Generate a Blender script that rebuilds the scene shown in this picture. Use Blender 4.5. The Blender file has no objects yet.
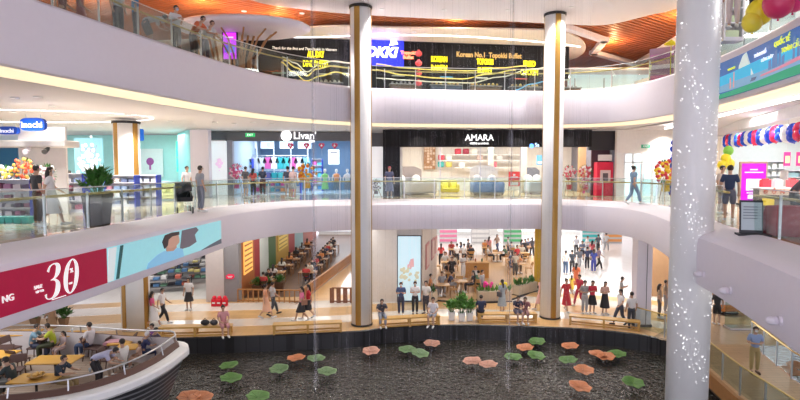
import bpy, bmesh, math, random
from mathutils import Vector, Matrix
random.seed(7)
PI = math.pi
SC = bpy.context.scene
COL = SC.collection
EYE, L1, L2 = 7.5, 5.85, 11.45
F = 533.33
PITCH = math.atan(32 / F)
UPV = Vector((0, math.sin(PITCH), math.cos(PITCH)))
FWD = Vector((0, math.cos(PITCH), -math.sin(PITCH)))
CAM = Vector((0, 0, EYE))

def ray(px, py):
    return FWD + Vector((1, 0, 0)) * ((px - 400) / F) + UPV * ((200 - py) / F)
def at_z(px, py, z):
    d = ray(px, py); return CAM + d * ((z - EYE) / d.z)
def at_y(px, py, Y):
    d = ray(px, py); return CAM + d * (Y / d.y)
def proj(p):
    v = Vector(p) - CAM
    w = v.dot(FWD)
    return (400 + F * v.x / w, 200 - F * v.dot(UPV) / w)

# ---------------------------------------------------------------- materials
MATS = {}
def mat(name, col, rough=0.5, metal=0.0, emit=0.0, ecol=None, var=0.06, scale=6.0, bump=0.0):
    if name in MATS: return MATS[name]
    m = bpy.data.materials.new(name); m.use_nodes = True
    nt = m.node_tree; b = nt.nodes['Principled BSDF']
    c = (*col, 1)
    b.inputs['Roughness'].default_value = rough; b.inputs['Metallic'].default_value = metal
    tc = nt.nodes.new('ShaderNodeTexCoord'); n = nt.nodes.new('ShaderNodeTexNoise')
    n.inputs['Scale'].default_value = scale; n.inputs['Detail'].default_value = 3
    nt.links.new(tc.outputs['Object'], n.inputs['Vector'])
    r = nt.nodes.new('ShaderNodeMapRange')
    r.inputs['To Min'].default_value = 1 - var; r.inputs['To Max'].default_value = 1 + var
    nt.links.new(n.outputs['Fac'], r.inputs['Value'])
    v = nt.nodes.new('ShaderNodeVectorMath'); v.operation = 'SCALE'
    v.inputs[0].default_value = col
    nt.links.new(r.outputs['Result'], v.inputs['Scale'])
    nt.links.new(v.outputs['Vector'], b.inputs['Base Color'])
    if emit:
        b.inputs['Emission Color'].default_value = (*(ecol or col), 1)
        b.inputs['Emission Strength'].default_value = emit
    if bump:
        bp = nt.nodes.new('ShaderNodeBump'); bp.inputs['Strength'].default_value = bump
        nt.links.new(n.outputs['Fac'], bp.inputs['Height']); nt.links.new(bp.outputs['Normal'], b.inputs['Normal'])
    MATS[name] = m; return m

def glass_mat(name, tint=(0.86, 0.93, 0.92), refl=0.10):
    if name in MATS: return MATS[name]
    m = bpy.data.materials.new(name); m.use_nodes = True; nt = m.node_tree
    for n in list(nt.nodes): nt.nodes.remove(n)
    o = nt.nodes.new('ShaderNodeOutputMaterial'); mx = nt.nodes.new('ShaderNodeMixShader')
    t = nt.nodes.new('ShaderNodeBsdfTransparent'); g = nt.nodes.new('ShaderNodeBsdfGlossy')
    t.inputs['Color'].default_value = (*tint, 1); g.inputs['Roughness'].default_value = 0.03
    fr = nt.nodes.new('ShaderNodeLayerWeight'); fr.inputs['Blend'].default_value = 0.25
    mm = nt.nodes.new('ShaderNodeMath'); mm.operation = 'MULTIPLY_ADD'
    mm.inputs[1].default_value = 0.2; mm.inputs[2].default_value = refl * 0.4
    nt.links.new(fr.outputs['Fresnel'], mm.inputs[0]); nt.links.new(mm.outputs[0], mx.inputs[0])
    nt.links.new(t.outputs[0], mx.inputs[1]); nt.links.new(g.outputs[0], mx.inputs[2]); nt.links.new(mx.outputs[0], o.inputs['Surface'])
    MATS[name] = m; return m

def tile_mat(name, c1, c2, mortar, scale=1.0, rough=0.12, w=1.0, h=1.0, noise=0.0, bw=0.01, rot=0.0, spec=0.5):
    m = bpy.data.materials.new(name); m.use_nodes = True; nt = m.node_tree; b = nt.nodes['Principled BSDF']
    tc = nt.nodes.new('ShaderNodeTexCoord'); br = nt.nodes.new('ShaderNodeTexBrick')
    mp = nt.nodes.new('ShaderNodeMapping'); mp.inputs['Rotation'].default_value = (0, 0, rot)
    br.offset = 0.0 if h == w else 0.5
    br.inputs['Scale'].default_value = scale; br.inputs['Brick Width'].default_value = w; br.inputs['Row Height'].default_value = h
    br.inputs['Mortar Size'].default_value = bw
    br.inputs['Color1'].default_value = (*c1, 1); br.inputs['Color2'].default_value = (*c2, 1); br.inputs['Mortar'].default_value = (*mortar, 1)
    nt.links.new(tc.outputs['Object'], mp.inputs['Vector']); nt.links.new(mp.outputs['Vector'], br.inputs['Vector'])
    last = br.outputs['Color']
    if noise:
        n = nt.nodes.new('ShaderNodeTexNoise'); n.inputs['Scale'].default_value = 0.5
        nt.links.new(tc.outputs['Object'], n.inputs['Vector'])
        r = nt.nodes.new('ShaderNodeMapRange'); r.inputs['To Min'].default_value = 1 - noise; r.inputs['To Max'].default_value = 1 + noise
        nt.links.new(n.outputs['Fac'], r.inputs['Value'])
        v = nt.nodes.new('ShaderNodeVectorMath'); v.operation = 'SCALE'
        nt.links.new(last, v.inputs[0]); nt.links.new(r.outputs['Result'], v.inputs['Scale']); last = v.outputs['Vector']
    nt.links.new(last, b.inputs['Base Color']); b.inputs['Roughness'].default_value = rough
    b.inputs['Specular IOR Level'].default_value = spec
    MATS[name] = m; return m

WHITE = mat('white_plaster', (0.80, 0.75, 0.82), 0.55, var=0.02)
CEIL = mat('ceiling_paint', (0.80, 0.765, 0.78), 0.7, var=0.02)
PURE = mat('bright_white', (0.86, 0.86, 0.86), 0.4, var=0.02)
BRONZE = mat('bronze_strip', (0.42, 0.23, 0.05), 0.4, 0.5, var=0.15, scale=2)
GOLD = mat('gold_rail', (0.62, 0.47, 0.18), 0.28, 0.7)
STEEL = mat('steel', (0.62, 0.62, 0.64), 0.3, 0.9)
BLACK = mat('black_paint', (0.02, 0.02, 0.022), 0.5)
DARK = mat('dark_panel', (0.02, 0.018, 0.022), 0.6)
GREY = mat('grey_panel', (0.12, 0.12, 0.135), 0.6)
COVE = mat('cove_glow', (0.5, 0.45, 0.32), 0.5, emit=0.72, ecol=(1.0, 0.84, 0.54))
COVE2 = mat('cove_glow_soft', (0.5, 0.46, 0.36), 0.5, emit=0.6, ecol=(1.0, 0.9, 0.68))
LINE = mat('light_line', (1, 1, 1), 0.5, emit=4, ecol=(1, 0.97, 0.95))
LAMP = mat('downlight_glow', (1, 1, 1), 0.5, emit=12, ecol=(1, 0.98, 0.95))
GLASS = glass_mat('railing_glass')
WOOD = mat('light_wood', (0.62, 0.36, 0.10), 0.4, var=0.15, scale=5)
DWOOD = mat('dark_wood', (0.17, 0.07, 0.03), 0.45, var=0.2, scale=5)
MWOOD = mat('mid_wood', (0.36, 0.17, 0.06), 0.45, var=0.2, scale=5)
LEAF = mat('leaf_green', (0.05, 0.17, 0.03), 0.45, var=0.4, scale=9)
LEAF2 = mat('leaf_light_green', (0.12, 0.30, 0.05), 0.45, var=0.35, scale=9)
def cm(c, rough=0.6, emit=0.0):
    """colour material from a tuple, cached"""
    n = 'paint_%02x%02x%02x' % tuple(int(max(0, min(1, x)) * 255) for x in c) + ('_r%d' % int(rough * 10)) + ('_lit%d' % int(emit * 10) if emit else '')
    return mat(n, c, rough, emit=emit)

# ---------------------------------------------------------------- mesh builder
class MB:
    def __init__(s): s.bm = bmesh.new()
    def _add(s, vs, fs):
        v = [s.bm.verts.new(p) for p in vs]
        for f in fs:
            try: s.bm.faces.new([v[i] for i in f])
            except ValueError: pass
        return s
    def box(s, c, sz, rz=0.0, rx=0.0, ry=0.0):
        M = Matrix.Translation(c) @ Matrix.Rotation(rz, 4, 'Z') @ Matrix.Rotation(ry, 4, 'Y') @ Matrix.Rotation(rx, 4, 'X')
        h = [x / 2 for x in sz]
        vs = [M @ Vector((a * h[0], b * h[1], d * h[2])) for a in (-1, 1) for b in (-1, 1) for d in (-1, 1)]
        return s._add(vs, [(0, 1, 3, 2), (4, 6, 7, 5), (0, 4, 5, 1), (2, 3, 7, 6), (0, 2, 6, 4), (1, 5, 7, 3)])
    def span(s, a, b):
        return s.box([(a[i] + b[i]) / 2 for i in range(3)], [abs(b[i] - a[i]) for i in range(3)])
    def tube(s, pts, r, n=8, cap=True, flat=1.0):
        pts = [Vector(p) for p in pts]; k = len(pts)
        rs = r if isinstance(r, (list, tuple)) else [r] * k
        rings = []; prev = None
        for i, p in enumerate(pts):
            t = (pts[min(i + 1, k - 1)] - pts[max(i - 1, 0)]).normalized()
            if prev is None: u = t.orthogonal().normalized()
            else:
                u = prev - t * prev.dot(t)
                u = u.normalized() if u.length > 1e-6 else t.orthogonal().normalized()
            prev = u; w = t.cross(u)
            rings.append([s.bm.verts.new(p + (u * math.cos(2 * PI * j / n) + w * math.sin(2 * PI * j / n) * flat) * rs[i]) for j in range(n)])
        for a, b in zip(rings, rings[1:]):
            for j in range(n):
                s.bm.faces.new((a[j], a[(j + 1) % n], b[(j + 1) % n], b[j]))
        if cap:
            s.bm.faces.new(list(reversed(rings[0]))); s.bm.faces.new(rings[-1])
        return s
    def lathe(s, prof, n=16, c=(0, 0, 0), sx=1, sy=1, wob=None, ang=0.0):
        rings = []
        for (r, z) in prof:
            ring = []
            for j in range(n):
                a = 2 * PI * j / n + ang; q = wob(a, r) if wob else 0
                ring.append(s.bm.verts.new((c[0] + r * math.cos(a) * sx, c[1] + r * math.sin(a) * sy, c[2] + z + q)))
            rings.append(ring)
        for a, b in zip(rings, rings[1:]):
            for j in range(n): s.bm.faces.new((a[j], a[(j + 1) % n], b[(j + 1) % n], b[j]))
        if prof[0][0] > 1e-5: s.bm.faces.new(list(reversed(rings[0])))
        if prof[-1][0] > 1e-5: s.bm.faces.new(rings[-1])
        return s
    def ball(s, c, r, sx=1, sy=1, sz=1, n=10, m=6):
        prof = [(max(1e-4, r * math.sin(PI * i / m)), -r * math.cos(PI * i / m) * sz) for i in range(m + 1)]
        return s.lathe(prof, n, c, sx, sy)
    def prism(s, poly, z0, z1):
        k = len(poly)
        vs = [(x, y, z0) for x, y in poly] + [(x, y, z1) for x, y in poly]
        fs = [list(range(k))[::-1], list(range(k, 2 * k))] + [(i, (i + 1) % k, k + (i + 1) % k, k + i) for i in range(k)]
        return s._add(vs, fs)
    def plate(s, poly, y0, y1):
        """outline in x,z given a depth in y"""
        k = len(poly)
        vs = [(x, y0, z) for x, z in poly] + [(x, y1, z) for x, z in poly]
        fs = [list(range(k)), list(range(k, 2 * k))[::-1]] + [(i, k + i, k + (i + 1) % k, (i + 1) % k) for i in range(k)]
        return s._add(vs, fs)
    def leaf(s, base, tip, w, fold=0.25):
        b, t = Vector(base), Vector(tip); d = t - b
        sd = d.cross(Vector((0, 0, 1)));
        if sd.length < 1e-5: sd = Vector((1, 0, 0))
        sd.normalize(); up = sd.cross(d).normalized()
        m = b + d * 0.5 + up * (w * fold)
        return s._add([b, m + sd * w / 2 - up * w * .2, t, m - sd * w / 2 - up * w * .2, m], [(0, 4, 1), (0, 3, 4), (1, 4, 2), (4, 3, 2)])
    def mesh(s, name, smooth=False, bevel=0):
        bmesh.ops.recalc_face_normals(s.bm, faces=s.bm.faces)
        if bevel:
            bmesh.ops.bevel(s.bm, geom=[e for e in s.bm.edges], offset=bevel, segments=1, affect='EDGES', profile=0.5, clamp_overlap=True)
        me = bpy.data.meshes.new(name); s.bm.to_mesh(me); s.bm.free()
        if smooth: me.polygons.foreach_set('use_smooth', [True] * len(me.polygons))
        return me
    def build(s, name, m, parent=None, smooth=False, bevel=0, label=None):
        me = s.mesh(name, smooth, bevel); me.materials.append(m)
        o = bpy.data.objects.new(name, me); COL.objects.link(o)
        if parent: o.parent = parent
        if label: o['label'] = label
        return o

def tag(o, label=None, cat=None, group=None, kind=None):
    if label: o['label'] = label
    if cat: o['category'] = cat
    if group: o['group'] = group
    if kind: o['kind'] = kind
    return o
def thing(name, label, cat, loc=(0, 0, 0), rz=0.0, group=None, scale=1.0):
    o = bpy.data.objects.new(name, None); COL.objects.link(o); o.empty_display_size = 0.1
    o.location = loc; o.rotation_euler = (0, 0, rz); o.scale = (scale,) * 3
    return tag(o, label, cat, group)
def structure(o): o['kind'] = 'structure'; return o
def kids(o): return list(o.children)
def dup(o, loc=None, rz=None, label=None, group=None, parent=None, scale=None):
    c = o.copy(); COL.objects.link(c)
    if parent is not None: c.parent = parent
    for k in kids(o): dup(k, parent=c)
    if loc is not None: c.location = loc
    if rz is not None: c.rotation_euler = (c.rotation_euler[0], c.rotation_euler[1], rz)
    if scale is not None: c.scale = (scale,) * 3 if not isinstance(scale, (tuple, list)) else scale
    if label: c['label'] = label
    if group: c['group'] = group
    return c
def setmat(o, m):
    """a material of its own on a copy that shares its mesh"""
    o.material_slots[0].link = 'OBJECT'; o.material_slots[0].material = m; return o

FONT_CACHE = {}
def text_mesh(body, size, extrude=0.01, align='CENTER', shear=0.0, bold=0.0, spacing=1.0):
    c = bpy.data.curves.new('lettering', 'FONT'); c.body = body; c.size = size; c.extrude = extrude
    c.align_x = align; c.align_y = 'CENTER'; c.shear = shear; c.offset = bold; c.resolution_u = 3; c.space_character = spacing
    o = bpy.data.objects.new('lettering_source', c); COL.objects.link(o)
    dg = bpy.context.evaluated_depsgraph_get(); dg.update()
    me = bpy.data.meshes.new_from_object(o.evaluated_get(dg))
    bpy.data.objects.remove(o); bpy.data.curves.remove(c)
    return me
def text(name, body, size, m, loc, parent=None, rz=0.0, width=None, label=None, **kw):
    """upright lettering facing -y (rz turns it)"""
    me = text_mesh(body, size, **kw)
    if width:
        xs = [v.co.x for v in me.vertices]; k = width / max(1e-6, max(xs) - min(xs))
        for v in me.vertices: v.co.x *= k
    me.transform(Matrix.Rotation(PI / 2, 4, 'X')); me.name = name
    me.materials.clear(); me.materials.append(m)
    o = bpy.data.objects.new(name, me); COL.objects.link(o); o.location = loc; o.rotation_euler = (0, 0, rz)
    if parent: o.parent = parent
    if label: o['label'] = label
    return o

# ---------------------------------------------------------------- curves in plan
class Path:
    """smooth line in plan through control points; side(+1) points into the atrium"""
    def __init__(s, pts, step=0.35, side=-1):
        P = [Vector(p) for p in pts]; out = []
        for i in range(len(P) - 1):
            p0 = P[i - 1] if i else P[0] * 2 - P[1]; p1, p2 = P[i], P[i + 1]
            p3 = P[i + 2] if i + 2 < len(P) else P[-1] * 2 - P[-2]
            n = max(2, int((p2 - p1).length / step))
            for k in range(n):
                t = k / n
                out.append(0.5 * ((2 * p1) + (p2 - p0) * t + (2 * p0 - 5 * p1 + 4 * p2 - p3) * t * t + (3 * p1 - p0 - 3 * p2 + p3) * t ** 3))
        out.append(P[-1]); s.p = out; s.S = [0.0]
        for a, b in zip(out, out[1:]): s.S.append(s.S[-1] + (b - a).length)
        s.len = s.S[-1]; s.n = []
        for i in range(len(out)):
            t = out[min(i + 1, len(out) - 1)] - out[max(0, i - 1)]
            s.n.append(Vector((t.y, -t.x)).normalized() * (1 if side < 0 else -1))
    def at(s, d, off=0.0):
        d = max(0, min(s.len, d)); lo, hi = 0, len(s.S) - 1
        while hi - lo > 1:
            m = (lo + hi) // 2
            if s.S[m] <= d: lo = m
            else: hi = m
        t = (d - s.S[lo]) / max(1e-9, s.S[hi] - s.S[lo])
        p = s.p[lo].lerp(s.p[hi], t); n = s.n[lo].lerp(s.n[hi], t).normalized()
        return p + n * off
    def s_of_px(s, px, z, off=0.0, rng=None):
        best = None; k = 600; a, b = rng or (0, s.len)
        for i in range(k + 1):
            d = a + (b - a) * i / k; q = s.at(d, off)
            if q.y < 2: continue
            e = abs(proj((q.x, q.y, z))[0] - px)
            if best is None or e < best[0]: best = (e, d)
        return best[1]
    def sweep(s, mb, prof, s0=None, s1=None, closed=False):
        s0 = 0 if s0 is None else s0; s1 = s.len if s1 is None else s1
        ds = [s0] + [d for d in s.S if s0 + 1e-3 < d < s1 - 1e-3] + [s1]; rows = []
        for d in ds:
            row = []
            for off, z in prof:
                q = s.at(d, off); row.append(mb.bm.verts.new((q.x, q.y, z)))
            rows.append(row)
        k = len(prof); rg = range(k) if closed else range(k - 1)
        for a, b in zip(rows, rows[1:]):
            for j in rg: mb.bm.faces.new((a[j], a[(j + 1) % k], b[(j + 1) % k], b[j]))
        if closed: mb.bm.faces.new(rows[0]); mb.bm.faces.new(list(reversed(rows[-1])))
        return mb
    def wrap(s, me, s0, z0, off, flip=False):
        """bend a mesh drawn flat in x,y (x along the line, y up, z outwards) onto the line"""
        for v in me.vertices:
            q = s.at(s0 + v.co.x, off + v.co.z); v.co = (q.x, q.y, z0 + v.co.y)
        return me
# ================================================================ camera, world
cd = bpy.data.cameras.new('camera'); cd.lens = 24; cd.sensor_width = 36; cd.clip_end = 300
co = bpy.data.objects.new('camera', cd); COL.objects.link(co); co.location = CAM
co.rotation_euler = (PI / 2 - PITCH, 0, 0); SC.camera = co
w = bpy.data.worlds.new('world'); SC.world = w; w.use_nodes = True
w.node_tree.nodes['Background'].inputs[0].default_value = (0.88, 0.87, 1.0, 1)
w.node_tree.nodes['Background'].inputs[1].default_value = 1.7
SC.view_settings.view_transform = 'Standard'; SC.view_settings.look = 'None'
SC.view_settings.exposure = 0.38; SC.view_settings.gamma = 1
SC.view_settings.use_curve_mapping = False

# ================================================================ balcony outlines (fascia lines)
P1 = Path([(-8.8, -3), (-8.4, 3), (-8.0, 6.5), (-7.6, 10.1), (-7.3, 12.9), (-6.95, 17.8), (-6.5, 22.0), (-4.9, 25.2), (-2.5, 26.3), (0, 26.7), (5, 26.9), (7.9, 26.6), (9.9, 25.0),
           (10.2, 22.6), (9.4, 18.8), (8.15, 15.2), (7.55, 12.4), (6.85, 9.6), (6.15, 7.2), (5.0, 4.0), (4.4, 1.0)])
P2 = Path([(-9.4, -3), (-9.1, 3), (-8.8, 7), (-8.45, 11), (-7.75, 14.2), (-6.8, 17.9), (-5.8, 21.0), (-4.3, 23.6), (-2, 25.6), (0, 26.3), (5, 26.9), (8.5, 26.9), (10.4, 25.6),
           (11.0, 22.5), (10.8, 18), (9.9, 13.3), (9.1, 9.5), (8.2, 4), (7.8, -1)])

def slab(path, zt, depth, name):
    zb = zt - depth
    mb = MB()
    path.sweep(mb, [(-30, zt), (-1.12, zt)])
    fl = structure(mb.build(name + '_floor', FLOOR_M[name]))
    mb = MB()
    path.sweep(mb, [(-1.12, zt), (-1.1, zt + .03), (-1.0, zt + .04), (-.85, zt + .03), (-.35, zt - .05), (-.12, zt - .12), (-.03, zt - .2), (0, zt - .34), (0, zb + .08), (-.03, zb + .02), (-.1, zb), (-.22, zb), (-.24, zb + .03)])
    fa = structure(mb.build(name + '_fascia', WHITE, smooth=True)); fa.data.set_sharp_from_angle(angle=0.6)
    mb = MB(); path.sweep(mb, [(-.24, zb + .03), (-.5, zb + .0), (-.95, zb - (.10 if name[0] == 'u' else .06))])
    cv = tag(mb.build('cove_light', COVE if name == 'upper_balcony' else COVE2), 'warm cove light recessed under the %s balcony edge' % ('upper' if name[0] == 'u' else 'middle'), 'cove light')
    mb = MB(); path.sweep(mb, [(-.95, zb - (.10 if name[0] == 'u' else .06)), (-1.0, zb - (.10 if name[0] == 'u' else .06)), (-1.02, zb + .03), (-30, zb + .15)])
    structure(mb.build('ceiling_under_' + name, CEIL))

FLOOR_M = {
    'middle_balcony': tile_mat('glossy_beige_tiles', (0.60, 0.50, 0.38), (0.52, 0.42, 0.30), (0.4, 0.34, 0.26), w=1.2, h=1.2, noise=0.25, rough=0.1),
    'upper_balcony': tile_mat('pale_tiles', (0.6, 0.56, 0.5), (0.55, 0.5, 0.45), (0.4, 0.36, 0.3), w=1.2, h=1.2, rough=0.15)}
slab(P1, L1, 1.45, 'middle_balcony')
slab(P2, L2, 1.76, 'upper_balcony')

# ================================================================ glass railings
def railing(path, zt, s0, s1, label, hand=GOLD):
    t = thing('glass_railing', label, 'railing')
    n = max(2, round((s1 - s0) / 1.55)); d = (s1 - s0) / n
    for i in range(n):
        a, b = s0 + i * d, s0 + (i + 1) * d
        pa, pb = path.at(a + .02, -.97), path.at(b - .02, -.97)
        mb = MB(); mid = (pa + pb) / 2; an = math.atan2((pb - pa).y, (pb - pa).x)
        mb.box((mid.x, mid.y, zt + .62), ((pb - pa).length, .014, 1.02), an); mb.build('glass_panel', GLASS, t)
        q = path.at(a, -1.03)
        if i: MB().box((q.x, q.y, zt + .55), (.04, .05, .98), an).build('post', STEEL, t)
    mb = MB()
    pts = [path.at(s0 + (s1 - s0) * k / (n * 3), -1.12) for k in range(n * 3 + 1)]
    mb.tube([(p.x, p.y, zt + .96) for p in pts], .035, 6); mb.build('handrail', hand, t, smooth=True)
    pts = [path.at(s0 + (s1 - s0) * k / (n * 2), -.97) for k in range(n * 2 + 1)]
    MB().tube([(p.x, p.y, zt + 1.15) for p in pts], .018, 4).build('glass_cap', STEEL, t)
    return t
S1a = P1.s_of_px(690, L1, -1); S1b = P1.s_of_px(675, L1, -1, (0, P1.len * .8))
c1s = min(range(len(P1.p)), key=lambda i: (P1.p[i] - Vector((8.0, 14.6))).length); c1s = P1.S[c1s]
railing(P1, L1, 3.0, c1s - .9, 'gold-railed glass balustrade of the middle floor, sweeping round the far side')
railing(P1, L1, c1s + .9, P1.len - 1, 'glass balustrade on the middle floor beside the shiny speckled column')
railing(P2, L2, 3.0, P2.S[min(range(len(P2.p)), key=lambda i: (P2.p[i] - Vector((10.2, 15.0))).length)] - .8, 'gold-railed glass balustrade of the top floor, sweeping round the far side')
railing(P2, L2, P2.S[min(range(len(P2.p)), key=lambda i: (P2.p[i] - Vector((10.2, 15.0))).length)] + .8, P2.len - 1, 'glass balustrade on the top floor above the blue city banner', STEEL)

# ================================================================ pond and ground floor
PE = Path([(-24, 19.0), (-18, 21.6), (-12, 23.0), (-9.0, 23.3), (-5, 23.75), (-2.2, 24.2), (0, 24.9), (3, 25.25), (6, 25.0), (9, 24.5), (11.2, 23.5), (11.9, 22.0), (11.6, 19.5), (11.1, 16.5), (10.6, 12), (10.4, 6), (10.4, 2)])
wm = bpy.data.materials.new('pond_water'); wm.use_nodes = True; nt = wm.node_tree; b = nt.nodes['Principled BSDF']
b.inputs['Base Color'].default_value = (0.03, 0.027, 0.022, 1); b.inputs['Roughness'].default_value = 0.05; b.inputs['Specular IOR Level'].default_value = .85
b.inputs['IOR'].default_value = 1.45
tc = nt.nodes.new('ShaderNodeTexCoord'); n1 = nt.nodes.new('ShaderNodeTexNoise'); n1.inputs['Scale'].default_value = 4.2; n1.inputs['Detail'].default_value = 2; n1.inputs['Roughness'].default_value = .65
mp = nt.nodes.new('ShaderNodeMapping'); mp.inputs['Scale'].default_value = (1, 1.0, 1); nt.links.new(tc.outputs['Object'], mp.inputs['Vector']); nt.links.new(mp.outputs['Vector'], n1.inputs['Vector'])
bp = nt.nodes.new('ShaderNodeBump'); bp.inputs['Strength'].default_value = 0.85; bp.inputs['Distance'].default_value = 0.22
nt.links.new(n1.outputs['Fac'], bp.inputs['Height']); nt.links.new(bp.outputs['Normal'], b.inputs['Normal'])
WATER = wm
structure(MB().box((0, 10, -.80), (60, 32.5, .1)).build('pond_water', WATER))
TAN = tile_mat('tan_stone', (0.70, 0.45, 0.20), (0.64, 0.40, 0.17), (0.5, 0.32, 0.15), w=.8, h=.4, noise=0.12, rough=0.28)
PALE = tile_mat('pale_stone', (0.80, 0.74, 0.66), (0.76, 0.70, 0.62), (0.6, 0.55, 0.5), w=1.0, h=1.0, rough=0.14)
GRAN = tile_mat('black_granite', (0.022, 0.022, 0.026), (0.035, 0.033, 0.036), (0.008, 0.008, 0.008), w=.6, h=.3, rough=0.3, bw=.02)
mb = MB(); PE.sweep(mb, [(0, .0), (.05, -.04), (.05, -.86), (-.3, -.86)]); structure(mb.build('pond_edge_wall', GRAN))
bands = [(0, 1.5, TAN), (1.5, 2.7, PALE), (2.7, 4.4, TAN), (4.4, 5.9, PALE), (5.9, 7.0, TAN)]
back = 46
sR = PE.s_of_px(654, 0.0)          # the promenade ends here and the bridge landing begins
for i, (a, b_, m) in enumerate(bands):
    mb = MB(); PE.sweep(mb, [(-a, .002 * i), (-b_, .002 * i)], 0, sR); structure(mb.build('floor_band', m))
BRIGHT = tile_mat('white_glossy_tiles', (0.86, 0.84, 0.80), (0.83, 0.80, 0.76), (0.7, 0.66, 0.6), w=1.2, h=1.2, rough=0.12)
pl = [PE.at(sR * k / 80, -6.9) for k in range(81)]
structure(MB().prism([(p.x, p.y) for p in pl] + [(40, 40), (40, 75), (-50, 75), (-50, 20)], -.2, -.006).build('floor', BRIGHT))
# landing at the right and the timber-tiled bridge
BRW = tile_mat('bridge_planks', (0.52, 0.33, 0.17), (0.46, 0.28, 0.14), (0.3, 0.18, 0.09), w=1.2, h=.22, noise=.1, rough=0.35, rot=0.0)
LANDM = tile_mat('landing_stone', (.58, .44, .30), (.54, .41, .28), (.4, .3, .2), w=1.2, h=1.2, rough=.15)
q0, q1 = PE.at(sR, 0), PE.at(sR, -40)
structure(MB().prism([(q0.x, q0.y), (12.0, 22.3), (16.5, 22.3), (34, 24), (40, 50), (q0.x + 4, q0.y + 22)], -.06, -.012).build('floor_landing', LANDM))
BX0, BX1 = 12.25, 15.3
structure(MB().prism([(11.95, 22.3), (11.15, 17.2), (10.9, 12), (10.8, 4), (13.2, 4), (13.5, 15), (14.0, 18.6), (15.0, 22.3)], -.28, 0.0).build('bridge_deck', BRW))
structure(MB().prism([(11.80, 22.5), (11.0, 17.2), (10.75, 12), (10.7, 4), (10.8, 4), (10.9, 12), (11.15, 17.2), (11.95, 22.5)], -.5, .02).build('bridge_edge', MWOOD))

def straight_rail(pts, h, label, z=0.0):
    t = thing('glass_railing', label, 'railing')
    for a, b in zip(pts, pts[1:]):
        a, b = Vector(a), Vector(b); n = max(1, round((b - a).length / 1.4))
        for k in range(n):
            p, q = a.lerp(b, k / n), a.lerp(b, (k + 1) / n); d = q - p; an = math.atan2(d.y, d.x); m = (p + q) / 2
            MB().box((m.x, m.y, z + h / 2 + .03), (d.length - .03, .014, h - .1), an).build('glass_panel', GLASS, t)
            MB().box((p.x, p.y, z + h / 2), (.04, .05, h), an).build('post', STEEL, t)
    MB().tube([(p[0], p[1], z + h) for p in pts], .03, 6).build('handrail', GOLD, t)
    return t
straight_rail([(12.02, 22.4), (11.22, 17.2), (10.97, 12), (10.87, 5)], 1.0, 'glass rail on the pond side of the timber bridge')
straight_rail([(14.95, 22.3), (13.95, 18.6), (13.45, 15), (13.15, 5)], 1.0, 'glass rail on the far side of the timber bridge')
straight_rail([(11.05, 24.6), (11.75, 23.3), (11.98, 22.5)], 1.0, 'short curved glass rail at the pond corner beside the square pillar')

# ================================================================ columns
def column(x, y, r, z0, z1, label, strips=(), ring=True):
    t = thing('column', label, 'column', (x, y, z0))
    MB().lathe([(r, 0), (r, z1 - z0)], 32).build('shaft', PURE, t, smooth=True)
    for a in strips:
        w_ = 0.135
        prof = []
        mb = MB()
        for k in range(4):
            pass
        n = 5; vs = []
        for k in range(n + 1):
            aa = math.radians(a) + (k / n - .5) * 2 * w_ / r
            for rr in (r - .02, r + .012):
                for z in (0.06, z1 - z0 - .12): vs.append((rr * math.cos(aa), rr * math.sin(aa), z))
        fs = []
        for k in range(n):
            i = 4 * k; j = i + 4
            fs += [(i + 2, j + 2, j + 3, i + 3), (i, i + 1, j + 1, j), (i + 1, i + 3, j + 3, j + 1), (i, j, j + 2, i + 2)]
        fs += [(0, 2, 3, 1), (4 * n, 4 * n + 1, 4 * n + 3, 4 * n + 2)]
        mb._add(vs, fs).build('bronze_strip', BRONZE, t)
    if ring:
        MB().lathe([(r + .03, z1 - z0 - .13), (r + .05, z1 - z0 - .1), (r + .05, z1 - z0 - .02)], 32).build('top_ring', BLACK, t, smooth=True)
        MB().lathe([(r + .03, 0), (r + .03, .07), (r + .005, .09)], 32).build('base_ring', BLACK, t, smooth=True)
    return t
CZ = EYE + 7.5
column(-1.83, 25.25, .49, 0, CZ, 'tall white column with bronze strips nearest the left of centre, rising three floors', (-107, 0, 90, 180))
column(7.55, 26.45, .49, 0, CZ, 'tall white column with bronze strip right of centre, rising three floors', (-90 + 3, 20, 160))
column(-12.35, 24.6, .62, 0, L1 - 1.3, 'short stout white column with two bronze strips behind the boat', (-117, -18), ring=False)
column(-12.55, 24.6, .56, L1, L2 - 1.8, 'white column with bronze strips beside the teal shop on the middle floor', (-117, -22))
t = thing('column', 'thick white column speckled with points of light, nearest on the right', 'column', (8.0, 14.55, -.8))
MB().lathe([(.535, 0), (.535, 15.8)], 40).build('shaft', PURE, t, smooth=True)
rnd = random.Random(4); mb = MB()
for k in range(900):
    a = math.radians(rnd.uniform(-172, -28)); z = rnd.uniform(2.5, 14.8)
    u = (z * .9 + a * 1.3) % 3.0
    if u > 1.3 and rnd.random() < .88: continue
    rr = rnd.choice([.005, .007, .009, .013])
    mb.ball((.537 * math.cos(a), .537 * math.sin(a), z), rr, n=6, m=4)
tag(mb.build('light_points', mat('white_light_point', (1, 1, 1), emit=1.6, ecol=(1, 1, 1)), t), kind='stuff')  # light spots on the column, built as tiny glowing beads
# square pillar on the ground floor
t = thing('pillar', 'pale square pillar at the pond corner on the ground floor', 'pillar', (11.5, 25.1, 0))
MB().box((0, 0, 2.3), (.72, .6, 4.6)).build('shaft', WHITE, t, bevel=.03); MB().box((.1, -.31, 2.3), (.02, .02, 4.5)).build('joint_groove', GREY, t)
MB().box((0, 0, .06), (.78, .66, .12)).build('base_plinth', GREY, t)

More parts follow.
